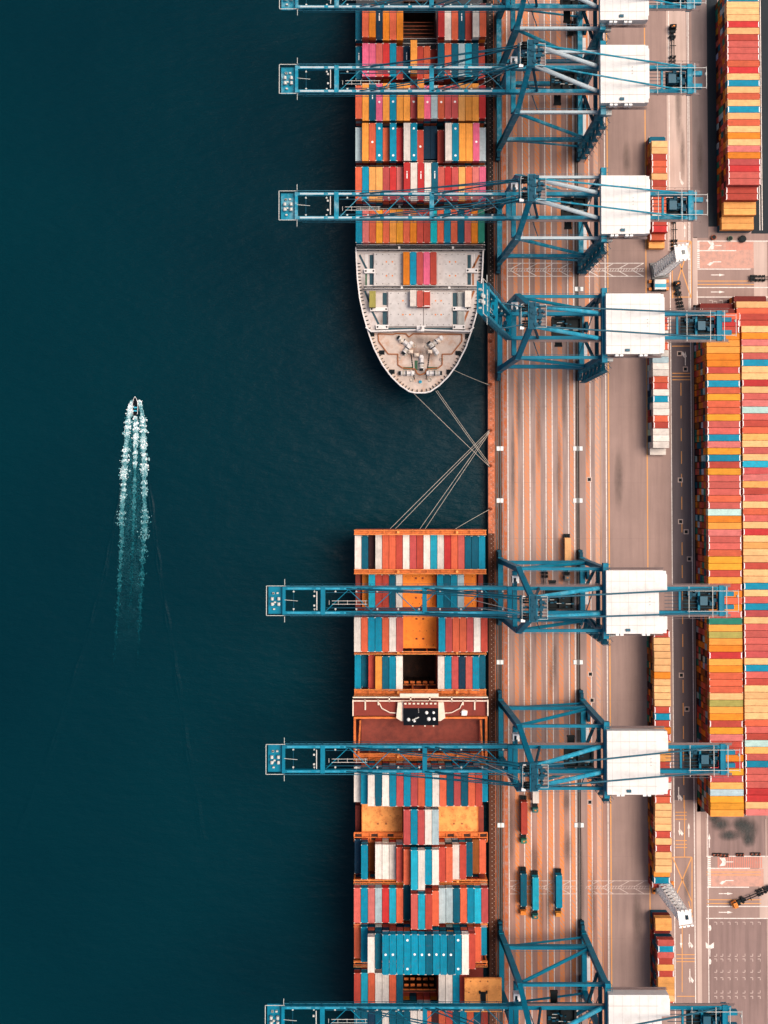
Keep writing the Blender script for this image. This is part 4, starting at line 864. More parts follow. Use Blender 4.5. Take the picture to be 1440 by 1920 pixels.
# ------------------------------------------------------------------ ship-to-shore cranes
RX = GX(934.5); GAUGE = 31.0
def crane(name, tip, frame_x, mid_x, h0, h1, hy, back, mats, raised=None, troll=(13.5, 25), notch=0.0):
    blue, dark, pale, stay = mats; t = empty(name); ZG = 45.0; GY_ = 4.1; HY = 10.5
    def bm(nm, mat, par, *segs):
        m = MB()
        for s in segs:
            if len(s) == 4: m.beam(*s)
            elif len(s) == 3: m.tube(s[0], s[1], s[2], n=10)
            else: m.b2(*s)
        return m.build(nm, mat, par)
    for x, xt in ((0, 2), (GAUGE, GAUGE)):
        for s in (-1, 1):
            y = s * HY
            lg = bm("leg", blue, t, ((x, y, 6.5), (x + (xt - x) * .3, y, 15), 1.9, 2.0), ((x + (xt - x) * .3, y, 15), (xt, y, 44.2), 1.7, 2.0))
            b = MB()
            for k in (-1, 1): b.b2(x - .7, x + .7, y + k * 2.1 - 1.7, y + k * 2.1 + 1.7, 1.0, 2.6)
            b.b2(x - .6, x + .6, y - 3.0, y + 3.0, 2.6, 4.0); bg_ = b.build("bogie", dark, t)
            w_ = MB()
            for k in range(8): yy = y - 3.5 + k; w_.tube((x - .2, yy, .55), (x + .2, yy, .55), .48, n=10)
            w_.build("wheel_set", MAT['black'], bg_)
    for x in (0, GAUGE): bm("sill_beam", blue, t, (x - .9, x + .9, -HY - 1.2, HY + 1.2, 4.0, 6.4))
    for s in (-1, 1):
        y = s * HY
        bm("portal_beam", blue, t, ((.9, y, 15), (GAUGE - .9, y, 15), 1.3, 1.8))
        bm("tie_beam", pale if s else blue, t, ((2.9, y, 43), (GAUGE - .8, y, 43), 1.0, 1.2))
        bm("diagonal_brace", blue, t, ((3, y, 41.5), (GAUGE - 1, y, 17), .62))
        bm("lower_brace", blue, t, ((1.6, y * .985, 14), (GAUGE - 1, y * .985, 6.8), .4))
    bm("portal_crossbeam", blue, t, (.3, 1.9, -HY + 1, HY - 1, 38.5, 40.5)); bm("landside_crossbeam", blue, t, (GAUGE - 1.0, GAUGE + .9, -HY - 2.2, HY + 2.2, 45.0, 47.2))
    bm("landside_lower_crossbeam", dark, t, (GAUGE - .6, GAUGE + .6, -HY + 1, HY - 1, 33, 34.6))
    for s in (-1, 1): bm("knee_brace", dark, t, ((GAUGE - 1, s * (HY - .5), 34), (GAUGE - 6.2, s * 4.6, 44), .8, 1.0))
    for s in (-1, 1):
        bm("main_girder", blue, t, (-1.2, back - 3, s * GY_ - .6, s * GY_ + .6, 43.9, 45.9))
        rl = MB()
        for y in (s * (GY_ + 1.7),): rl.b2(4, back - 2, y - .05, y + .05, 46.9, 47.0); rl.b2(4, back - 2, y - .8 * s - .45, y - .8 * s + .45, 45.6, 45.7)
        for k in range(22): x = 4 + (back - 6) * k / 21; rl.b2(x - .04, x + .04, s * (GY_ + 1.7) - .04, s * (GY_ + 1.7) + .04, 45.7, 46.9)
        rl.build("walkway", MAT['grating'], t)
        af = bm("a_frame_leg", blue, t, ((2, s * HY, 43.5), (3.4, s * 2.4, 66.5), 1.7, 1.9)); 
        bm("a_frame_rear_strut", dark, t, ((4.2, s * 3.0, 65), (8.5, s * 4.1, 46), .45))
        ex = 30 if s else 30
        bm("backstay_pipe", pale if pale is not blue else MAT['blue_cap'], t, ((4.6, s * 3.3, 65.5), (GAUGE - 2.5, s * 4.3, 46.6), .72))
        bm("backstay_rod", stay if pale is blue else blue, t, ((4.6, s * 3.3, 66.3), (back - 7, s * GY_, 46.2), .3))
    # apex platform and its machinery
    ap = bm("apex_beam", blue, t, (2.2, 4.8, -4.3, 4.3, 65.6, 67.4)); sv = MB()
    for y in (-3.4, -2.6, -1.8, 1.8, 2.6, 3.4): sv.tube((1.3, y - .18, 66.8), (1.3, y + .18, 66.8), 1.0, n=14)
    sv.build("sheave", MAT['black'], ap); pf = MB()
    pf.b2(4.9, 8.2, -3.6, 3.6, 64.9, 65.02); pf.build("apex_platform", MAT['grating'], ap); rr = MB()
    for k in range(8): rr.b2(5.0, 8.1, -3.5 + k, -3.4 + k, 65.04, 65.12)
    for y in (-3.6, 3.6): rr.b2(0, 8.2, y - .06, y + .06, 66.0, 66.1)
    rr.b2(8.15, 8.27, -3.6, 3.6, 66.0, 66.12); rr.b2(-.06, .06, -3.6, 3.6, 66.6, 66.7); rr.build("apex_railing", MAT['rail'], ap)
    mc = MB(); rs = random.Random(3)
    for k in range(16):
        x, y = rs.uniform(-.5, 7.5), rs.uniform(-4, 4); a = rs.uniform(.3, .9); mc.b2(x - a, x + a, y - a * .6, y + a * .6, 67.0 if 2 < x < 5 else 65.1, 67.9 if 2 < x < 5 else 65.5 + rs.random())
    mc.b2(-.6, 8.0, -.3, .3, 65.1, 65.5); mc.b2(2.5, 4.5, -4.2, 4.2, 67.41, 67.6); mc.b2(-.5, 0, -4, 4, 65.1, 65.6); mc.b2(6, 6.5, -3.5, 3.5, 65.1, 65.6); mc.build("hoist_gear", dark, ap); bm("apex_lamp_box", MAT['mark'], ap, (-.4, .9, -4.4, -3.5, 65.8, 67.0), (.2, 1.1, 3.0, 3.8, 65.8, 66.6))
    # landside: machinery house, backreach, trolley, cab
    hs = empty("machinery_house"); hs.parent = t; y0, y1 = hy
    ho = MB(); hm_ = h1 - notch
    ho.prism([(h0, y0), (h1, y0), (h1, -4.8), (hm_, -4.8), (hm_, 3.7), (h1, 3.7), (h1, y1), (h0, y1)] if notch else [(h0, y0), (h1, y0), (h1, y1), (h0, y1)], 46.3, 50.2); ho.build("house_wall", MAT['white'], hs)
    rf = MB(); ch = 1.4
    nt_ = [(h1 + .25, -4.7), (hm_ + .2, -4.7), (hm_ + .2, 3.6), (h1 + .25, 3.6)] if notch else []
    rf.prism([(h0 - .25, y0 - .2), (h1 - ch, y0 - .2), (h1 + .25, y0 + ch)] + nt_ + [(h1 + .25, y1 + .2 - ch), (h1 + .25 - ch, y1 + .2), (h0 - .25, y1 + .2)], 50.2, 50.38)
    rf.build("house_roof", MAT['white'], hs); sm = MB()
    for y in (y0 + 2.6, 0.0, y1 - 3.4): sm.b2(h0 - .2, h1 - .9 - notch, y - .05, y + .05, 50.38, 50.47)
    for k in range(6): x = h0 + (h1 - notch - h0) * (k + .5) / 6; sm.b2(x - .03, x + .03, y0, y1, 50.38, 50.41)
    [sm.tube((h1 - 5.5, y, 50.38), (h1 - 5.5, y, 50.6), .16, n=8) for y in (1.4, .3, -.8)]; sm.build("roof_seam", MAT['seam'], hs); vt = MB()
    vt.b2(h0 + 6.2, h0 + 7.6, y0 + .6, y0 + 1.5, 50.38, 50.9); vt.build("roof_hatch", stay, hs)
    for x in (h0 + 3.5, h0 + 5.0, h1 - 7.5, h1 - 6.0):
        av = MB(); av.b2(x - .55, x + .55, y0 - .9, y0 - .2, 48, 49.9); av.build("cooling_unit", MAT['mark'], hs)
    hr = MB()
    for k in range(24): x = h0 + (h1 - h0) * k / 23; hr.b2(x - .04, x + .04, y1 + .8, y1 + .88, 47, 48.1); hr.b2(x - .04, x + .04, y0 - 1.1, y0 - 1.02, 47, 48.1)
    for y in (y1 + .84, y0 - 1.06): hr.b2(h0, h1, y - .05, y + .05, 48.05, 48.15)
    hr.b2(h0, h1, y1 + .2, y1 + .9, 46.4, 46.5); hr.b2(h0, h1, y0 - 1.1, y0 - .2, 46.4, 46.5); hr.build("house_walkway", MAT['grating'], hs)
    br_ = MB(); br_.b2(back - 6, back - 4.2, -GY_ - 1, GY_ + 1, 44, 46.2)
    for y in (-2.2, 2.2): br_.b2(back - 4.2, back - .8, y - .75, y + .75, 44, 45.6)
    for x in (h1 + 6, h1 + 12.5): br_.b2(x - .35, x + .35, -GY_ + .8, GY_ - .8, 44.2, 45)
    bo = br_.build("backreach_frame", blue, t); fl = MB(); fl.b2(h1 + 7.5, back - 6, -GY_ + .8, GY_ - .8, 43.6, 43.75); fl.build("backreach_floor", MAT['black'], bo); eq = MB()
    for k in range(14):
        x, y = rs.uniform(h1 + 9, back - 7), rs.uniform(-3, 3); a = rs.uniform(.3, .9); eq.b2(x - a, x + a, y - a * .7, y + a * .7, 43.8, 44.6 + rs.random())
    for y in (-2.4, -1.2, 0, 1.2, 2.4): eq.b2(h1 + 1, back - 6, y - .07, y + .07, 44.2, 44.4)
    eq.build("rope_gear", dark, bo); eb = MB(); eb.b2(back - 12.5, back - 10, -1.5, 1.5, 44.2, 46.4); eb.build("equipment_cabin", stay, bo); wr = MB()
    for x in (back - 16.5, back - 8.5, back - 3.8): wr.b2(x - .09, x + .09, -GY_ - 1.4, GY_ + .9, 47.0, 47.18)
    for y in (-GY_ + .7, GY_ - .7): wr.b2(back - 17, back + .2, y - .08, y + .08, 47.0, 47.16)
    wr.b2(back + .1, back + .26, -3.8, 3.8, 47, 47.16)
    for x in (back - 16.5, back - 8.5, back - 3.8):
        for y in (-GY_ + .7, GY_ - .7): wr.b2(x - .05, x + .05, y - .05, y + .05, 45.9, 47)
    wr.b2(back - .1, back + .5, 1.2, 2.0, 45.8, 46.6); wr.build("backreach_railing", MAT['rail'], bo)
    tr = empty("trolley"); tr.parent = t; a, b = troll; tb = MB()
    for y in (-3.0, 3.0): tb.b2(a, b, y - .3, y + .3, 42.9, 44.2)
    for x in (a + .4, (a + b) / 2, b - .4): tb.b2(x - .4, x + .4, -2.7, 2.7, 42.9, 44.0)
    tb.b2(a, b, -2.7, 2.7, 42.6, 42.88); tb.build("trolley_frame", MAT['black'], tr); tg = MB()
    for k in range(12): x, y = rs.uniform(a + .6, b - .6), rs.uniform(-2.4, 2.4); c = rs.uniform(.25, .7); tg.b2(x - c, x + c, y - c * .5, y + c * .5, 44.01, 44.4 + rs.random() * .5)
    tg.build("trolley_gear", dark, tr); tl = MB()
    for k in range(4): x, y = rs.uniform(a + 1, b - 1), rs.uniform(-2, 2); tl.b2(x - .9, x + .9, y - .08, y + .08, 44.2, 44.5)
    tl.build("trolley_handrail", MAT['rail'], tr); sp = MB()
    sp.b2(a + 2, a + 4.4, -6.0, 6.0, 38.2, 38.8); [sp.b2(a + 1.9, a + 4.5, y - .3, y + .3, 37.9, 38.9) for y in (-5.9, 5.9)]; sp.b2(a + 2.2, a + 4.2, -1.6, 1.6, 38.8, 39.8)
    for x in (a + 2.3, a + 4.1):
        for y in (-1.4, 1.4): sp.tube((x, y, 39.8), (x, y, 42.7), .05, n=5)
    sp.build("spreader", MAT['black'], tr)
    cb = empty("operator_cab"); cb.parent = t; m = MB(); m.b2(-.4, 1.9, 5.8, 8.2, 42.4, 45.0); m.build("cab_body", MAT['mark'], cb)
    m = MB(); m.b2(.1, .9, 6.2, 7.6, 45.0, 45.06); m.b2(-.46, -.4, 6.0, 8.0, 42.9, 44.5); m.build("cab_window", MAT['glass'], cb)
    m = MB(); m.b2(.2, 1.2, 4.8, 6.4, 45.06, 45.5); m.build("cab_hanger", dark, cb)
    pr = MB()
    for s in (-1, 1):
        for e in (-.75, .75):
            for z in (16.9, 44.6): pr.b2(3, GAUGE - 1, s * HY + e - .04, s * HY + e + .04, z, z + .08)
            for k in range(15): x = 3 + k * 1.9; pr.b2(x - .04, x + .04, s * HY + e - .04, s * HY + e + .04, 43.61, 44.59)
    for e in (-1.1, 1.1): pr.b2(GAUGE + e - .04, GAUGE + e + .04, -HY - 2, HY + 2, 48.2, 48.3); [pr.b2(GAUGE + e - .05, GAUGE + e + .05, -HY - 1.9 + k * 1.55, -HY - 1.8 + k * 1.55, 47.0, 48.2) for k in range(17)]
    pr.build("beam_handrail", MAT['blue_rail'], t)
    tb_ = MB(); [tb_.tube((2.2 + (GAUGE - 3.4) * k / 4, -HY * (1 if k % 2 else -1) * .96, 43), (2.2 + (GAUGE - 3.4) * (k + 1) / 4, HY * (1 if k % 2 else -1) * .96, 43), .18, n=6) for k in (0, 3)]; tb_.build("top_crossbrace", dark, t)
    # stairs zigzag up the landside leg
    sw = MB(); n = 12; z = 4.0; dz = 40.0 / n
    for k in range(n):
        ya, yb_ = (-HY - 1.4, -HY - 4.6) if k % 2 == 0 else (-HY - 4.6, -HY - 1.4); xo = GAUGE + (.2 if k % 2 else 1.4)
        sw.beam((xo, ya, z), (xo, yb_, z + dz), .9, .25); sw.b2(GAUGE - .4, GAUGE + 2.0, yb_ - .5, yb_ + .5, z + dz - .1, z + dz)
        for e in (-.45, .45): sw.beam((xo + e, ya, z + 1), (xo + e, yb_, z + dz + 1), .08, .08)
        z += dz
    for x in (GAUGE - .3, GAUGE + 1.9): sw.tube((x, -HY - 4.9, 3), (x, -HY - 4.9, 44), .1, n=6)
    for k in range(26): zz_ = 4 + k * 1.56; sw.tube((GAUGE + 2.0, -HY - 1.0 - (k % 3) * 1.5, zz_), (GAUGE + 3.1, -HY - 2.2 - (k % 3) * 1.6, zz_ + .2), .09, n=5); sw.b2(GAUGE - .3, GAUGE + 2.0, -HY - 5.0, -HY - 4.85, zz_, zz_ + .12)
    sw.build("stair_tower", dark, t); m = MB(); m.b2(GAUGE + .9, GAUGE + 3.2, -HY - 1.6, -HY + .4, 43.2, 45.2); m.build("lift_housing", MAT['rail'], t)
    m = MB(); m.tube((GAUGE + 1.2, 5.5, 6.5), (GAUGE + 2.2, 5.5, 6.5), 2.1, n=20); m.b2(GAUGE + .8, GAUGE + 2.4, 5.2, 5.8, 2, 6.6); m.build("cable_reel", dark, t)
    m = MB(); m.b2(GAUGE + .95, GAUGE + 2.2, -6, 2.5, 4.2, 6.0); m.build("power_cubicle", MAT['white'], t)
    # boom: hinged at x = -1.4
    hx, hz = -1.4, 45.0; ang = raised or 0.0
    Mx = Matrix.Translation((hx, 0, hz)) @ Matrix.Rotation(ang, 4, 'Y') @ Matrix.Translation((-hx, 0, -hz)) if raised else Matrix.Identity(4)
    bo = empty("boom"); bo.parent = t
    def bb(nm, mat, fn):
        m = MB(); fn(m); m.xf(Mx); return m.build(nm, mat, bo)
    for s in (-1, 1):
        bb("boom_girder", pale if False else blue, lambda m: m.b2(tip + 5.5, hx, s * GY_ - .5, s * GY_ + .5, 44.1, 45.8))
        bb("girder_highlight", pale if pale is not blue else MAT['blue_cap'], lambda m: [m.b2(tip + 7 + k * 9.6, min(tip + 15.2 + k * 9.6, hx - .4), s * GY_ - .28, s * GY_ + .28, 45.81, 45.86) for k in range(int((hx - tip - 8) / 9.6))])  # thin pale plates paint the highlight along the girder tops
        def rail_(m, s=s):
            y = s * (GY_ + .8); m.b2(tip + 6, hx - 1, y - .05, y + .05, 46.7, 46.8); m.b2(tip + 6, hx - 1, y - .04, y + .04, 46.2, 46.27)
            for k in range(30): x = tip + 6 + (hx - 7 - tip) * k / 29; m.b2(x - .05, x + .05, y - .05, y + .05, 44.39, 46.69)
            m.b2(tip + 6, hx - 1, s * (GY_ + .6), s * (GY_ + .85), 44.3, 44.38)
        bb("boom_handrail", MAT['blue_rail'], rail_)
    for x in ([frame_x, mid_x, hx] if not raised else [tip + 10, tip + 26, hx]): bb("boom_crossbeam", blue, lambda m: m.b2(x - .75, x + .75, -GY_ - .6, GY_ + .6, 44.0, 46.1))
    xs = [frame_x + 1] + [frame_x + 1 + (hx - frame_x - 2) * k / 8 for k in range(1, 9)]
    if raised: xs = [tip + 8 + (hx - tip - 9) * k / 6 for k in range(7)]
    bb("boom_bracing", blue if not raised else dark, lambda m: [m.tube((a, (GY_ - .5) * (1 if k % 2 else -1), 44.5), (b, (GY_ - .5) * (-1 if k % 2 else 1), 44.5), .16, n=6) for k, (a, b) in enumerate(zip(xs, xs[1:]))])
    def lamps(m):
        for s in (-1, 1):
            for k in range(11): x = tip + 9 + k * 7.1; (m.b2(x - .28, x + .28, s * 2.95 - .22, s * 2.95 + .22, 44.5, 44.9), m.b2(x - .06, x + .06, min(s * 2.95, s * 3.6), max(s * 2.95, s * 3.6), 44.6, 44.75)) if x < hx - 2 else None
    bb("boom_lamp", MAT['rail'], lamps)
    def outr(m):
        for k in range(14):
            x = tip + 8 + k * 5.4
            if x < hx - 2:
                for s in (-1, 1): m.b2(x - .07, x + .07, min(s * 4.4, s * 5.6), max(s * 4.4, s * 5.6), 44.6, 44.75)
    def outr2(m):
        outr(m); [m.b2(tip + 7.9, hx - 2, s * 5.55 - .05, s * 5.55 + .05, 44.58, 44.78) for s in (-1, 1)]; m.b2(tip + 8.9, tip + 9.1, -5.6, 5.6, 44.62, 44.72)
    bb("girder_bracket", dark, outr2)
    bb("festoon_track", dark, lambda m: [m.b2(frame_x + (1 if k < 2 else 14), hx, y - .12, y + .12, 44.2, 44.5) for k, y in enumerate((-2.6, 2.6, -3.1, 3.1))])
    bb("service_walkway", MAT['rail'], lambda m: [m.b2(frame_x + 3, frame_x + 15, y - .07, y + .07, 44.8, 44.95) for y in (-1.3, -.2)] + [m.b2(frame_x + 2 + 3.1 * k, frame_x + 2.12 + 3.1 * k, -1.5, 0, 44.7, 44.8) for k in range(5)])
    def tipf(m):
        m.b2(tip + .4, tip + 6.2, -GY_ - .5, GY_ + .5, 44.0, 44.3); m.b2(tip + 5.3, tip + 6.3, -GY_ - .6, GY_ + .6, 44.3, 46)
    tp = bb("tip_platform", blue, tipf)
    def tipr(m):
        for y in (-GY_ - .9, GY_ + .9): m.b2(tip - .1, tip + 6.4, y - .09, y + .09, 45.9, 46.1)
        m.b2(tip - .2, tip + .02, -GY_ - .95, GY_ + .95, 45.9, 46.1); m.b2(frame_x - 2.2, frame_x - 1.9, -GY_ + .9, GY_ - .9, 45.9, 46.1)
        for y in (-1.6, 1.6): m.b2(frame_x - 3.2, frame_x - 2.6, y - .3, y + .3, 45.9, 46.3)
        m.beam((tip + 6, .3, 46), (tip + 10.5, -.1, 46), .14, .14)
        for y in (-GY_ - 2.2, GY_ + 2.2): m.b2(tip + 6, tip + 6.16, y - 1, y + 1, 46, 46.15)
    q = bb("tip_railing", MAT['rail'], tipr); q.parent = tp
    def tips(m):
        for x in (tip + 1.8, tip + 4.0):
            for y in (-1.2, .6): m.tube((x, y - .5, 45.4), (x, y + .5, 45.4), .5, n=12)
        for k in range(6): x, y = rs.uniform(tip + 1, tip + 5), rs.uniform(-4, 4); m.b2(x - .35, x + .35, y - .25, y + .25, 44.3, 45.1)
    q = bb("tip_sheave", MAT['rail'], tips); q.parent = tp
    if not raised:
        for s in (-1, 1):
            for k, xx in enumerate((mid_x, frame_x + 8)):
                for e in (0, .9):
                    bm("forestay", stay, t, ((1.8, s * (2.6 + e), 66.6 - k * .8 - e * .3), (xx + e * 4, s * GY_, 46.0), .2))
        bm("hoist_rope", MAT['rail'], t, ((1.2, -1.6, 66), (-14, .2, 45.2), .1), ((1.2, -2.0, 66), (-12, -2.6, 45.2), .1))
    else:
        for s in (-1, 1): bm("forestay", stay, t, ((1.8, s * 2.6, 66.8), tuple(Mx @ Vector((-24, s * GY_, 46))), .22))
        def mac(m):
            r2 = random.Random(8)
            for k in range(26): x, y = r2.uniform(tip + 2, hx - 4), r2.uniform(-3.4, 3.4); m.box((x, y, 44.6 + r2.random()), (r2.uniform(.5, 2.4), r2.uniform(.3, 1.4), r2.uniform(.4, 1.2)))
        bb("boom_machinery", dark, mac)
    return t
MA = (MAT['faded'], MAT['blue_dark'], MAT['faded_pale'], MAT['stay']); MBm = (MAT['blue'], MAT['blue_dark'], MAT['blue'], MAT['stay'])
def cy(py): return W(720, py, 45.5).y
def place(o, py, label, group="ship-to-shore cranes along the quay"):
    o.location = (RX, cy(py), 0); tag(o, label, "crane", group)
ca = crane("quay_crane", -79.7, -60.2, -27.6, 29.6, 45.6, (-10.6, 8.8), 66.0, MA, troll=(17, 26))
place(ca, 386, "faded pale blue quay crane nearest the pale ship's foredeck, boom lowered")
c2_ = copy_tree(ca); [setattr(ch, 'location', (-3.5, 0, 0)) for ch in c2_.children if ch.name.startswith('trolley')]
[setattr(ch, 'location', (0, .9, 0)) for ch in c2_.children if ch.name.startswith('machinery_house')]
place(c2_, 149, "faded pale blue quay crane over the pink containers, boom lowered, between two alike")
place(copy_tree(ca), -9, "faded pale blue quay crane cut by the frame's top edge")
cbm = crane("quay_crane", -83.6, -64.6, -30.2, 30.6, 50.4, (-10.3, 10.4), 75.4, MBm, troll=(11, 21), notch=2.7)
place(cbm, 1126, "deep blue quay crane over the sternmost bays, boom lowered, white truck below")
c6 = copy_tree(cbm); [setattr(ch, 'location', (6.2, 0, 0)) for ch in c6.children if ch.name.startswith('trolley')]
place(c6, 1423, "deep blue quay crane with its boom across the red-brown bridge deck")
place(copy_tree(cbm), 1912, "deep blue quay crane cut by the frame's bottom edge")
place(crane("quay_crane", -1.4 - 58, -50, -24, 31.0, 50.2, (-10.0, 10.0), 75.4, MBm, raised=R(75), troll=(13.5, 24)), 611, "deep blue quay crane with its boom raised beside the pale bow")
# hatch cover hanging over the quay edge
p = W(906, 1866, 30); t = empty("hatch_cover", p); tag(t, "stained tan hatch cover overhanging the quay edge under the lowest crane's boom", "hatch cover")
m = MB(); m.b2(-6.5, 6.5, -5.8, 5.8, -.9, 0); m.build("panel", MAT['hatch_tan'], t); m = MB()
m.b2(-.9, .9, -2.6, 1.2, .02, .5); m.b2(-1.5, -.9, .7, 1.6, .02, .5); m.b2(.9, 1.5, .7, 1.6, .02, .5); m.build("lifting_frame", MAT['black'], t); m = MB()
for x in (-4.4, -1, 1.6): m.tube((x, 4.8, .0), (x, 4.8, .06), .3, n=8)
for x, y in ((-4.8, -2.4), (4.6, -2.2), (-5, 1)): m.tube((x, y, 0), (x, y, .06), .25, n=8)
m.build("socket", MAT['brown_pipe'], t); m = MB()
for x in (-1.2, 1.2):
    for y in (-2, 1): m.tube((x, y, .4), (x * .8, y - 5, 13.5), .07, n=5)
m.build("sling", MAT['steel'], t)
# ------------------------------------------------------------------ vehicles
def wheels(par, pts, r=.52, wd=.34, nm="wheel"):
    for x, y in pts:
        m = MB(); m.tube((x, y - wd, r), (x, y + wd, r), r, n=14); o = m.build(nm, MAT['rubber'], par)
        m = MB(); s = 1 if y > 0 else -1; m.tube((x, y + s * (wd + .005), r), (x, y + s * (wd + .04), r), r * .5, n=10); m.build("rim", MAT['steel'], o)
def truck(px, py, rz, label, cabmat, z0=0.0, L=12.4):
    """Terminal tractor with a skeletal trailer; its cab points along local -x... +x is the tail."""
    p = W(px, py, 1.5); t = empty("container_truck", (p.x, p.y, 0.02), rz); tag(t, label, "truck", "terminal trucks on the quay lanes")
    m = MB()
    for y in (-.45, .45): m.b2(-L/2, L/2 + 1.3, y - .12, y + .12, 1.0, 1.3)
    for x in (-L/2 + .3, -2, 2, L/2 - .3): m.b2(x - .15, x + .15, -1.2, 1.2, 1.3, 1.42)
    m.b2(L/2 - .3, L/2 + 1.3, -1.22, 1.22, .75, 1.3); m.build("trailer_chassis", MAT['black'], t)
    for x in (L/2 - 1.2, L/2 - 2.6, L/2 - 4.0): wheels(t, ((x, .85), (x, -.85)))
    c = -L/2 - .4; m = MB(); m.b2(c - 3.6, c + 2.2, -.5, .5, .6, 1.0); m.build("tractor_frame", MAT['black'], t)
    wheels(t, ((c - 2.6, .95), (c - 2.6, -.95), (c + .9, .9), (c + .9, -.9)))
    cb = MB(); cb.prism([(c - 3.7, -1.0), (c - 3.3, -1.22), (c - 1.7, -1.22), (c - 1.7, 1.22), (c - 3.3, 1.22), (c - 3.7, 1.0)], 1.0, 1.75); cb.b2(c - 3.2, c - 1.75, -.95, 1.05, 1.75, 2.95); cab = cb.build("cab", cabmat, t)
    m = MB(); m.b2(c - 3.26, c - 3.2, -.85, .95, 1.95, 2.8); m.b2(c - 3.0, c - 1.95, -1.0, -.95, 1.95, 2.8); m.b2(c - 3.0, c - 1.95, 1.05, 1.1, 1.95, 2.8); m.build("window", MAT['glass'], cab)
    m = MB(); m.b2(c - 2.7, c - 2.2, -.3, .4, 2.96, 3.1); m.tube((c - 2.0, -.7, 2.96), (c - 2.0, -.7, 3.2), .12, n=8); m.build("roof_beacon", MAT['cab_orange'], cab)
    m = MB(); m.b2(c - 1.5, c - .4, -1.0, 1.0, 1.0, 1.7); m.tube((c - 1.1, 1.0, 1.7), (c - 1.1, 1.0, 3.0), .09, n=8); m.build("engine_box", MAT['black'], t)
    for s in (-.8, .8):
        m = MB(); m.b2(c - 3.76, c - 3.68, s - .16, s + .16, 1.15, 1.4); m.build("headlight", MAT['mark'], cab)
    return t, p
DN = R(90)                                             # local -x points down the photo
def loaded(px, py, ch, label, clabel, cabmat, cm=CM40):
    t, p = truck(px, py, DN, label, cabmat)
    container("road_container", (p.x, p.y, 1.46), ch, DN, clabel, "containers riding on terminal trucks", cm)
loaded(980.5, 1664, 'B', "terminal truck with orange cab under the nearest-quay-edge blue container of three", "deep blue container on the orange-cab truck closest to the ship", MAT['cab_orange'])
loaded(1002.8, 1671, 't', "terminal truck with dark teal cab, middle of three abreast", "bright sky blue container on the middle truck of three abreast", MAT['cab_teal'])
loaded(1046.5, 1667, 'b', "terminal truck with yellow-orange cab, farthest from the ship of three abreast", "bright blue container on the truck standing apart from the other two", MAT['yellow'])
loaded(981.5, 1530, 'r', "terminal truck with green cab carrying the red container", "brick red container on the green-cab truck", MAT['cab_green'])
loaded(1003, 1472, 'w', "terminal truck with teal cab nosing out from under the crane", "white container on the truck half under the crane", MAT['cab_teal'])
loaded(1063, 1038, 'C', "terminal truck with dark cab beneath the blue crane, cream load", "cream container on the truck under the sternmost blue crane", MAT['steel'])
t, p = truck(1022, 1092, DN, "empty dark teal terminal truck in the lane beside the cream-loaded one", MAT['cab_teal'])
truck(1262, 95, R(-90), "empty dark terminal trailer on the pale road beside the top crane's house", MAT['black'])
truck(1070, 30, R(-90), "empty dark terminal truck under the crane cut by the top edge", MAT['black'])
truck(1265, 440, R(-90), "empty terminal trailer on the pale road just above the upper lattice mast", MAT['rust_steel'])
t, p = truck(1275, 563, R(-80), "dark terminal truck crossing the orange cross box, half behind the white house", MAT['black'], L=7)
truck(1444, 521, R(180), "dark truck entering over the striped crossing at the frame's right edge", MAT['black'])
truck(1416, 1679, R(23), "orange trailer truck swinging out of the yard lane, black front wheels splayed", MAT['cab_orange'], L=11)
p = W(1267, 146, 1.5)
# ------------------------------------------------------------------ lattice light masts
def mast(px, py, h, label):
    p = W(px, py, 0); t = empty("light_mast", p, R(8)); tag(t, label, "light mast", "white lattice light masts"); a, b = 2.3, 1.75
    m = MB(); m.b2(-3.2, 3.2, -3.2, 3.2, 0, .6); m.build("concrete_base", MAT['steel'], t)
    N = 11; legs = [(-1,-1),(1,-1),(1,1),(-1,1)]
    def P(c, k): z = .6 + (h - .6) * k / N; s = a + (b - a) * k / N; return Vector((c[0] * s, c[1] * s, z))
    for c in legs:
        m = MB(); m.tube(P(c, 0), P(c, N), .2, .16, 8); m.build("leg", MAT['lattice'], t)
    m = MB()
    for k in range(N):
        for i in range(4):
            c, d = legs[i], legs[(i + 1) % 4]
            m.tube(P(c, k), P(d, k + 1), .16, n=5); m.tube(P(d, k), P(c, k + 1), .16, n=5); m.tube(P(c, k + 1), P(d, k + 1), .16, n=5)
    m.build("lattice_bracing", MAT['lattice'], t); m = MB()
    m.b2(-2.3, 2.3, -2.3, 2.3, h, h + .2); hd = m.build("lamp_platform", MAT['lattice'], t); m = MB()
    for s in (-2.3, 2.3): m.b2(s - .06, s + .06, -2.3, 2.3, h + 1.1, h + 1.2); m.b2(-2.3, 2.3, s - .06, s + .06, h + 1.1, h + 1.2)
    for x in (-2.3, 0, 2.3):
        for y in (-2.3, 2.3): m.b2(x - .05, x + .05, y - .05, y + .05, h + .2, h + 1.2)
    m.build("platform_railing", MAT['lattice'], hd); m = MB(); m.b2(.2, 1.2, -.6, .9, h + .21, h + .5); m.build("access_hatch", MAT['glass'], hd)
    for k in range(8):
        m = MB(); x = -2.1 + (k % 4) * 1.4; s = -1 if k < 4 else 1; m.box((x, s * 2.75, h + .5), (.9, .5, .7)); m.build("floodlight", MAT['lattice'], hd)
    m = MB(); m.b2(-.35, .35, -.35, .35, .6, h); m.build("ladder_duct", MAT['steel'], t)
mast(1235.5, 507, 30, "white lattice light mast standing by the small cabin with a blue-striped roof")
mast(1240.5, 1658, 30, "white lattice light mast rising behind the long peach container file")
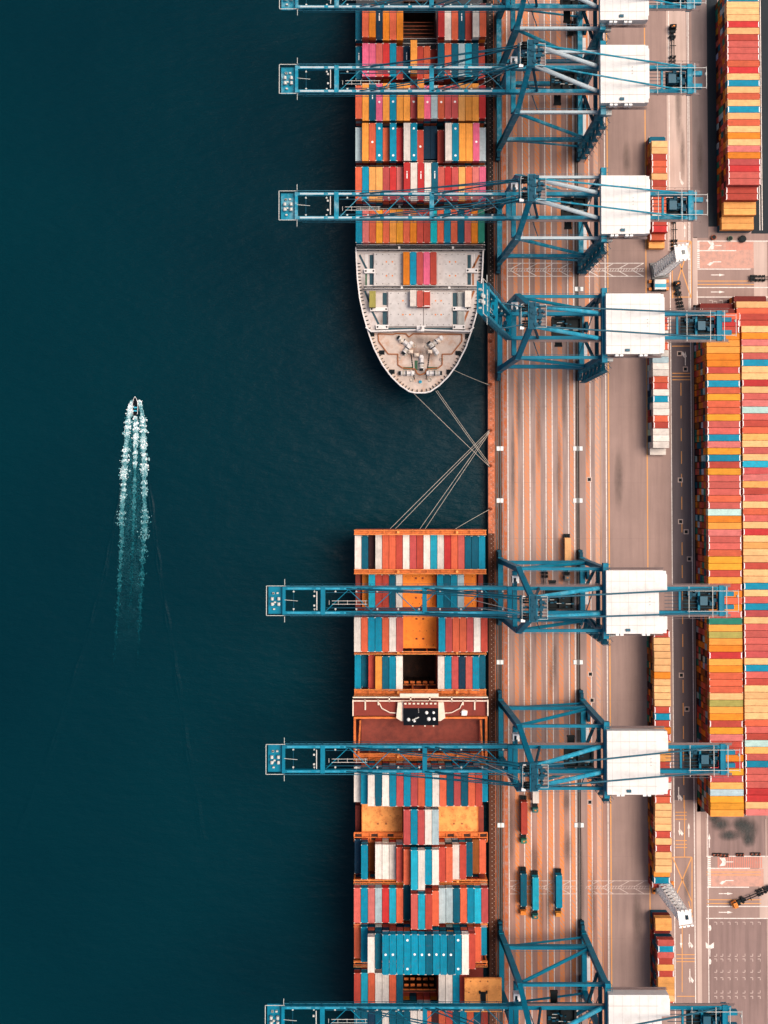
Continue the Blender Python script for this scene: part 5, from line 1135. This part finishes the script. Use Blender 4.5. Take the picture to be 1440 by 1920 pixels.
# cabin beside the upper mast
def cabin(px, py, label, cat="cabin"):
    p = W(px, py, 1.5); t = empty("service_cabin", (p.x, p.y, 0.02)); tag(t, label, cat)
    m = MB(); m.b2(-2.9, 2.9, -2.3, 2.3, .0, .7); m.build("skid", MAT['black'], t)
    m = MB(); m.b2(-2.1, 2.1, -1.9, 1.7, .7, 2.9); w_ = m.build("wall", MAT['white'], t)
    m = MB(); m.b2(-2.2, 2.2, -2.0, 1.8, 2.9, 3.0); r_ = m.build("roof", MAT['white'], t); m = MB(); m.b2(-2.15, 2.15, -1.3, .1, 3.0, 3.04); m.build("roof_stripe", MAT['cyan'], r_)
    for x, y in ((-3.4, -1.5), (-3.4, 1.4), (3.2, -1.4), (3.2, 1.5)):
        m = MB(); m.b2(x - .5, x + .5, y - .55, y + .55, 0, 1.1); m.build("corner_guard", MAT['cab_orange'], t)
    m = MB(); m.b2(-.5, .4, -1.96, -1.9, .75, 2.6); m.build("door", MAT['steel'], t)
cabin(1236.5, 534, "small cabin with a white and cyan striped roof and orange corner guards")
for px, py, lb in ((1225.5, 1668, "low orange barrier block at the lower lattice mast's foot, sea side"), (1259.5, 1659, "low orange barrier block at the lower lattice mast's foot, road side")):
    p = W(px, py, 0); t = empty("barrier_block", (p.x, p.y, 0)); tag(t, lb, "barrier"); m = MB(); m.prism([(-.7, -1.4), (.7, -1.4), (.7, 1.4), (-.7, 1.4)], 0, .5); m.b2(-.35, .35, -1.3, 1.3, .5, 1.1); m.build("body", MAT['cab_orange'], t); m = MB(); m.b2(-.36, .36, -.4, .4, .7, 1.12); m.build("stripe", MAT['black'], t)
# stacked spreader frames and gear left by the parking bays
for px, py, w2, lb in ((1344, 1602, 3.2, "dark gear frame on the white line, first of four from the road"), (1357, 1603, 3.4, "dark gear frame on the white line, second of four from the road"), (1387, 1602, 2.8, "rusty gear frame on the white line beside a gap, third from the road"), (1416, 1601, 3.6, "dark gear frame on the white line nearest the kerb")):
    p = W(px, py, 0); t = empty("gear_frame", (p.x, p.y, 0.03)); tag(t, lb, "gear frame", "gear frames along the bay line")
    m = MB(); m.b2(-w2/2, w2/2, -.6, -.35, 0, .6); m.b2(-w2/2, w2/2, .35, .6, 0, .6); m.build("rail", MAT['black'], t); m = MB()
    for x in (-w2/2 + .2, 0, w2/2 - .2): m.b2(x - .2, x + .2, -.35, .35, .1, .7)
    m.build("cross_piece", MAT['rust_steel'], t)
for px, py, r, mt, lb in ((1337, 446, 1.0, 'rust_steel', "rusty round skip at the foot of the tall block, on the white line"), (1368, 448, .9, 'green', "dark green round bin on the white line below the tall block"), (1391, 449, 1.4, 'black', "black tarpaulined heap on the white line below the tall block")):
    p = W(px, py, 0); t = empty("waste_bin", p); tag(t, lb, "bin"); m = MB(); m.tube((0, 0, 0), (0, 0, 1.1), r * .9, r, 12); m.build("body", MAT[mt], t); m = MB(); m.tube((0, 0, 1.1), (0, 0, 1.2), r * .8, r * .7, 12); m.build("lid", MAT['black'], t)

# ------------------------------------------------------------------ speedboat and its wake
bp = W(254.5, 761, WL); bo = empty("speedboat", (bp.x, bp.y, WL)); bo.scale = (1.15,) * 3; tag(bo, "small dark speedboat heading up the open water, white wake astern", "boat")
sec = [(-2.9, .78, .0), (-1.5, .88, .0), (0, .9, .02), (1.3, .78, .08), (2.3, .48, .2), (3.1, .04, .35)]
m = MB(); k0 = 0
for y, hw, lift in sec:
    m.v += [(-hw, y, .75 + lift), (-hw * .8, y, .05 + lift * .6), (0, y, -.25 + lift), (hw * .8, y, .05 + lift * .6), (hw, y, .75 + lift)]
for i in range(len(sec) - 1):
    for j in range(4): a = i * 5 + j; m.f.append((a, a + 5, a + 6, a + 1)); m.c.append(None)
m.f.append((0, 1, 2, 3, 4)); m.c.append(None); m.build("hull", MAT['navy'], bo)
m = MB()
for i in range(len(sec) - 1):
    (ya, ha, la), (yb_, hb, lb2) = sec[i], sec[i + 1]
    if i < 2: m.quad((-ha * .75, ya, .3), (ha * .75, ya, .3), (hb * .75, yb_, .3), (-hb * .75, yb_, .3))
    else: m.quad((-ha, ya, .76 + la), (ha, ya, .76 + la), (hb, yb_, .76 + lb2), (-hb, yb_, .76 + lb2))
m.build("deck", MAT['navy'], bo)
m = MB()
for s in (-1, 1):
    for (ya, ha, la), (yb_, hb, lb2) in zip(sec, sec[1:]): m.beam((s * ha, ya, .78 + la), (s * hb, yb_, .78 + lb2), .12, .12)
m.build("gunwale", MAT['mark'], bo); m = MB(); m.beam((-.7, .2, .95), (.7, .2, .95), .1, .6); m.build("windscreen", MAT['glass'], bo)
for y in (-1.7, -.6):
    m = MB(); m.b2(-.5, .5, y - .25, y + .25, .3, .75); m.build("seat", MAT['cyan'], bo)
m = MB(); m.b2(-.22, .22, -3.35, -2.9, .2, 1.1); m.tube((0, -3.2, -.5), (0, -3.2, .2), .12, n=8); m.build("outboard_motor", MAT['black'], bo)
rw_ = random.Random(11); wk = MB()
def wc(f): f = max(0.0, min(1.0, f)); return (.0 + .88 * f ** 2.8, .02 + .27 * f + .60 * f ** 2, .032 + .35 * f + .52 * f ** 2, 1)
def blob(x, y, r, z, f):
    n = rw_.randint(5, 8); wk.cur = wc(f); a0 = rw_.random() * 6.28; e = rw_.uniform(.5, 1.6); c = rw_.uniform(-.6, .6)
    pts = []
    for i in range(n):
        rr = r * rw_.uniform(.45, 1.2); t = a0 + 6.283 * i / n; dx, dy = rr * math.cos(t), rr * e * math.sin(t); pts.append((x + dx * math.cos(c) - dy * math.sin(c), y + dx * math.sin(c) + dy * math.cos(c), z))
    wk.quad(*pts)
lvl = [0]
def zz(): lvl[0] = (lvl[0] + 1) % 97; return WL + .30 + lvl[0] * .004
arms = [  # photo polylines of the wake's arms: (y, x, width px)
 [(752, 248, 4), (775, 242.5, 7), (800, 240, 8), (850, 236, 8), (880, 233.5, 10), (905, 233, 7), (950, 230, 7), (972, 228, 11), (1010, 229, 7), (1060, 226, 6), (1120, 223, 6), (1200, 217, 5), (1265, 213, 4)],
 [(752, 262, 4), (775, 267, 8), (795, 269, 8), (850, 270, 7), (880, 271.5, 9), (905, 271, 7), (940, 271, 7), (972, 273, 11), (1000, 271, 10), (1050, 268, 8), (1090, 266, 7), (1150, 263, 6), (1210, 260, 5), (1265, 256, 4)],
 [(782, 254.5, 4), (800, 255, 6), (812, 255.5, 7), (850, 254, 4), (900, 253, 4), (940, 252, 4), (975, 251, 6), (1010, 250, 6), (1080, 247, 7), (1130, 244, 9), (1200, 238, 10)]]
def interp(poly, y):
    for (a, xa, wa), (b, xb, wb) in zip(poly, poly[1:]):
        if a <= y <= b: t = (y - a) / (b - a); return xa + (xb - xa) * t, wa + (wb - wa) * t
    return poly[-1][1:]
for ai, poly in enumerate(arms):
    y = poly[0][0]
    while y < poly[-1][0]:
        x, wdt = interp(poly, y); u = (y - 752) / 520; fade = max(0, 1 - u * 1.05); puff = .55 + .45 * math.sin(y * .37 + ai * 2 + math.sin(y * .11) * 3)
        clump = .5 + .5 * math.sin(y * .21 + ai * 1.7) * math.sin(y * .083 + ai)
        kk = max(0, min(1, (y - 860) / 160)); nb = int(8.5 * (1 - kk * (1 - (.12 + .9 * clump) * (.3 + fade))) * (1 if ai < 2 else (.95 - .6 * kk)) * (1 if y < 1080 else max(0, 1 - (y - 1080) / 215)) + rw_.random())
        for _ in range(nb):
            px = x + rw_.gauss(0, .34) * wdt * (.45 + .8 * puff); p = W(px, y + rw_.uniform(-1.5, 1.5), WL)
            f = (1 - u) ** .8 * rw_.uniform(.5, 1.35) * (.5 + .5 * puff)
            if ai == 2: f *= 1.0 if y < 880 else .55
            f *= 1 - max(0, min(1, (y - 900) / 160)) * (.55 - .35 * fade)
            blob(p.x, p.y, rw_.uniform(.10, .42 - .16 * min(1, (y - 752) / 300)), zz(), f)
        y += .55
for _ in range(3200):                                    # broken aerated water between the arms
    y = 790 + 390 * rw_.random() ** 2.1; xl, _w = interp(arms[0], y); xr, _w = interp(arms[1], y); u = (y - 752) / 520
    p = W(rw_.uniform(xl, xr), y, WL); blob(p.x, p.y, rw_.uniform(.08, .36), WL + .2 + rw_.random() * .08, rw_.uniform(.0, .5) ** (1 + 2 * u) * (1 - u) ** 1.5)
mw, ntw, bw = new_mat("wake_foam"); a = ntw.nodes.new('ShaderNodeVertexColor'); a.layer_name = "tint"; ntw.links.new(a.outputs['Color'], bw.inputs['Base Color']); bw.inputs['Roughness'].default_value = .8; bw.inputs['Specular IOR Level'].default_value = .05
tag(wk.build("wake_foam", mw), kind='stuff')
# the boat's bow waves: two long low swells spreading astern
vw = MB()
for sgn, pts in ((-1, [(246, 800), (217, 960), (190, 1090), (150, 1230), (95, 1400), (20, 1590)]), (1, [(266, 800), (287, 960), (303, 1090), (327, 1230), (352, 1400), (385, 1590)])):
    for off, hh in ((0, .09), (2.8, .05)):
        pp = [W(x - sgn * off * 1.6, y, WL) for x, y in pts]; fine = []
        for a_, b_ in zip(pp, pp[1:]): fine += [a_.lerp(b_, t / 12) for t in range(12)]
        prev = None
        for i, c in enumerate(fine):
            wv = .6 + 1.2 * i / len(fine); jit = math.sin(i * 1.3 + off) * .25; h2 = hh * (.5 + .5 * math.sin(i * .7 + off * 2)) + .02
            row = [(c.x - wv + jit, c.y, WL - .02), (c.x + jit, c.y, WL + h2), (c.x + wv + jit, c.y, WL - .02)]
            if prev: vw.quad(prev[0], prev[1], row[1], row[0]); vw.quad(prev[1], prev[2], row[2], row[1])
            prev = row
for p_ in (struct("sea_swell", vw, MAT['water']),):
    for f_ in p_.data.polygons: f_.use_smooth = True
aer = MB()                                               # faint aerated band under the foam
ys_ = list(range(786, 1281, 9))
rowp = []
for y in ys_:
    xl, _w = interp(arms[0], y); xr, _w = interp(arms[1], y); rowp.append((W(xl, y, WL), W(xr, y, WL)))
for (a1, b1), (a2, b2_) in zip(rowp, rowp[1:]): aer.quad((a1.x, a1.y, WL + .12), (b1.x, b1.y, WL + .12), (b2_.x, b2_.y, WL + .12), (a2.x, a2.y, WL + .12))
ma, nta, ba = new_mat("aerated_water"); ba.inputs['Base Color'].default_value = (.0, .10, .13, 1); ba.inputs['Roughness'].default_value = .4
f = pos_noise(nta, .35, 6, stretch=(1.4, .5, 1)); k = ramp(nta, f, [(.3, (0.1,) * 3), (.7, (.8,) * 3)]); 
tcx = nta.nodes.new('ShaderNodeNewGeometry'); sx = nta.nodes.new('ShaderNodeSeparateXYZ'); nta.links.new(tcx.outputs['Position'], sx.inputs[0])
mr = nta.nodes.new('ShaderNodeMapRange'); mr.inputs[1].default_value = W(250, 1240, WL).y; mr.inputs[2].default_value = W(250, 860, WL).y; nta.links.new(sx.outputs[1], mr.inputs[0])
nta.links.new(mix(nta, 1.0, k, mr.outputs[0], 'MULTIPLY'), ba.inputs['Alpha'])
tag(aer.build("wake_water", ma), kind='stuff')
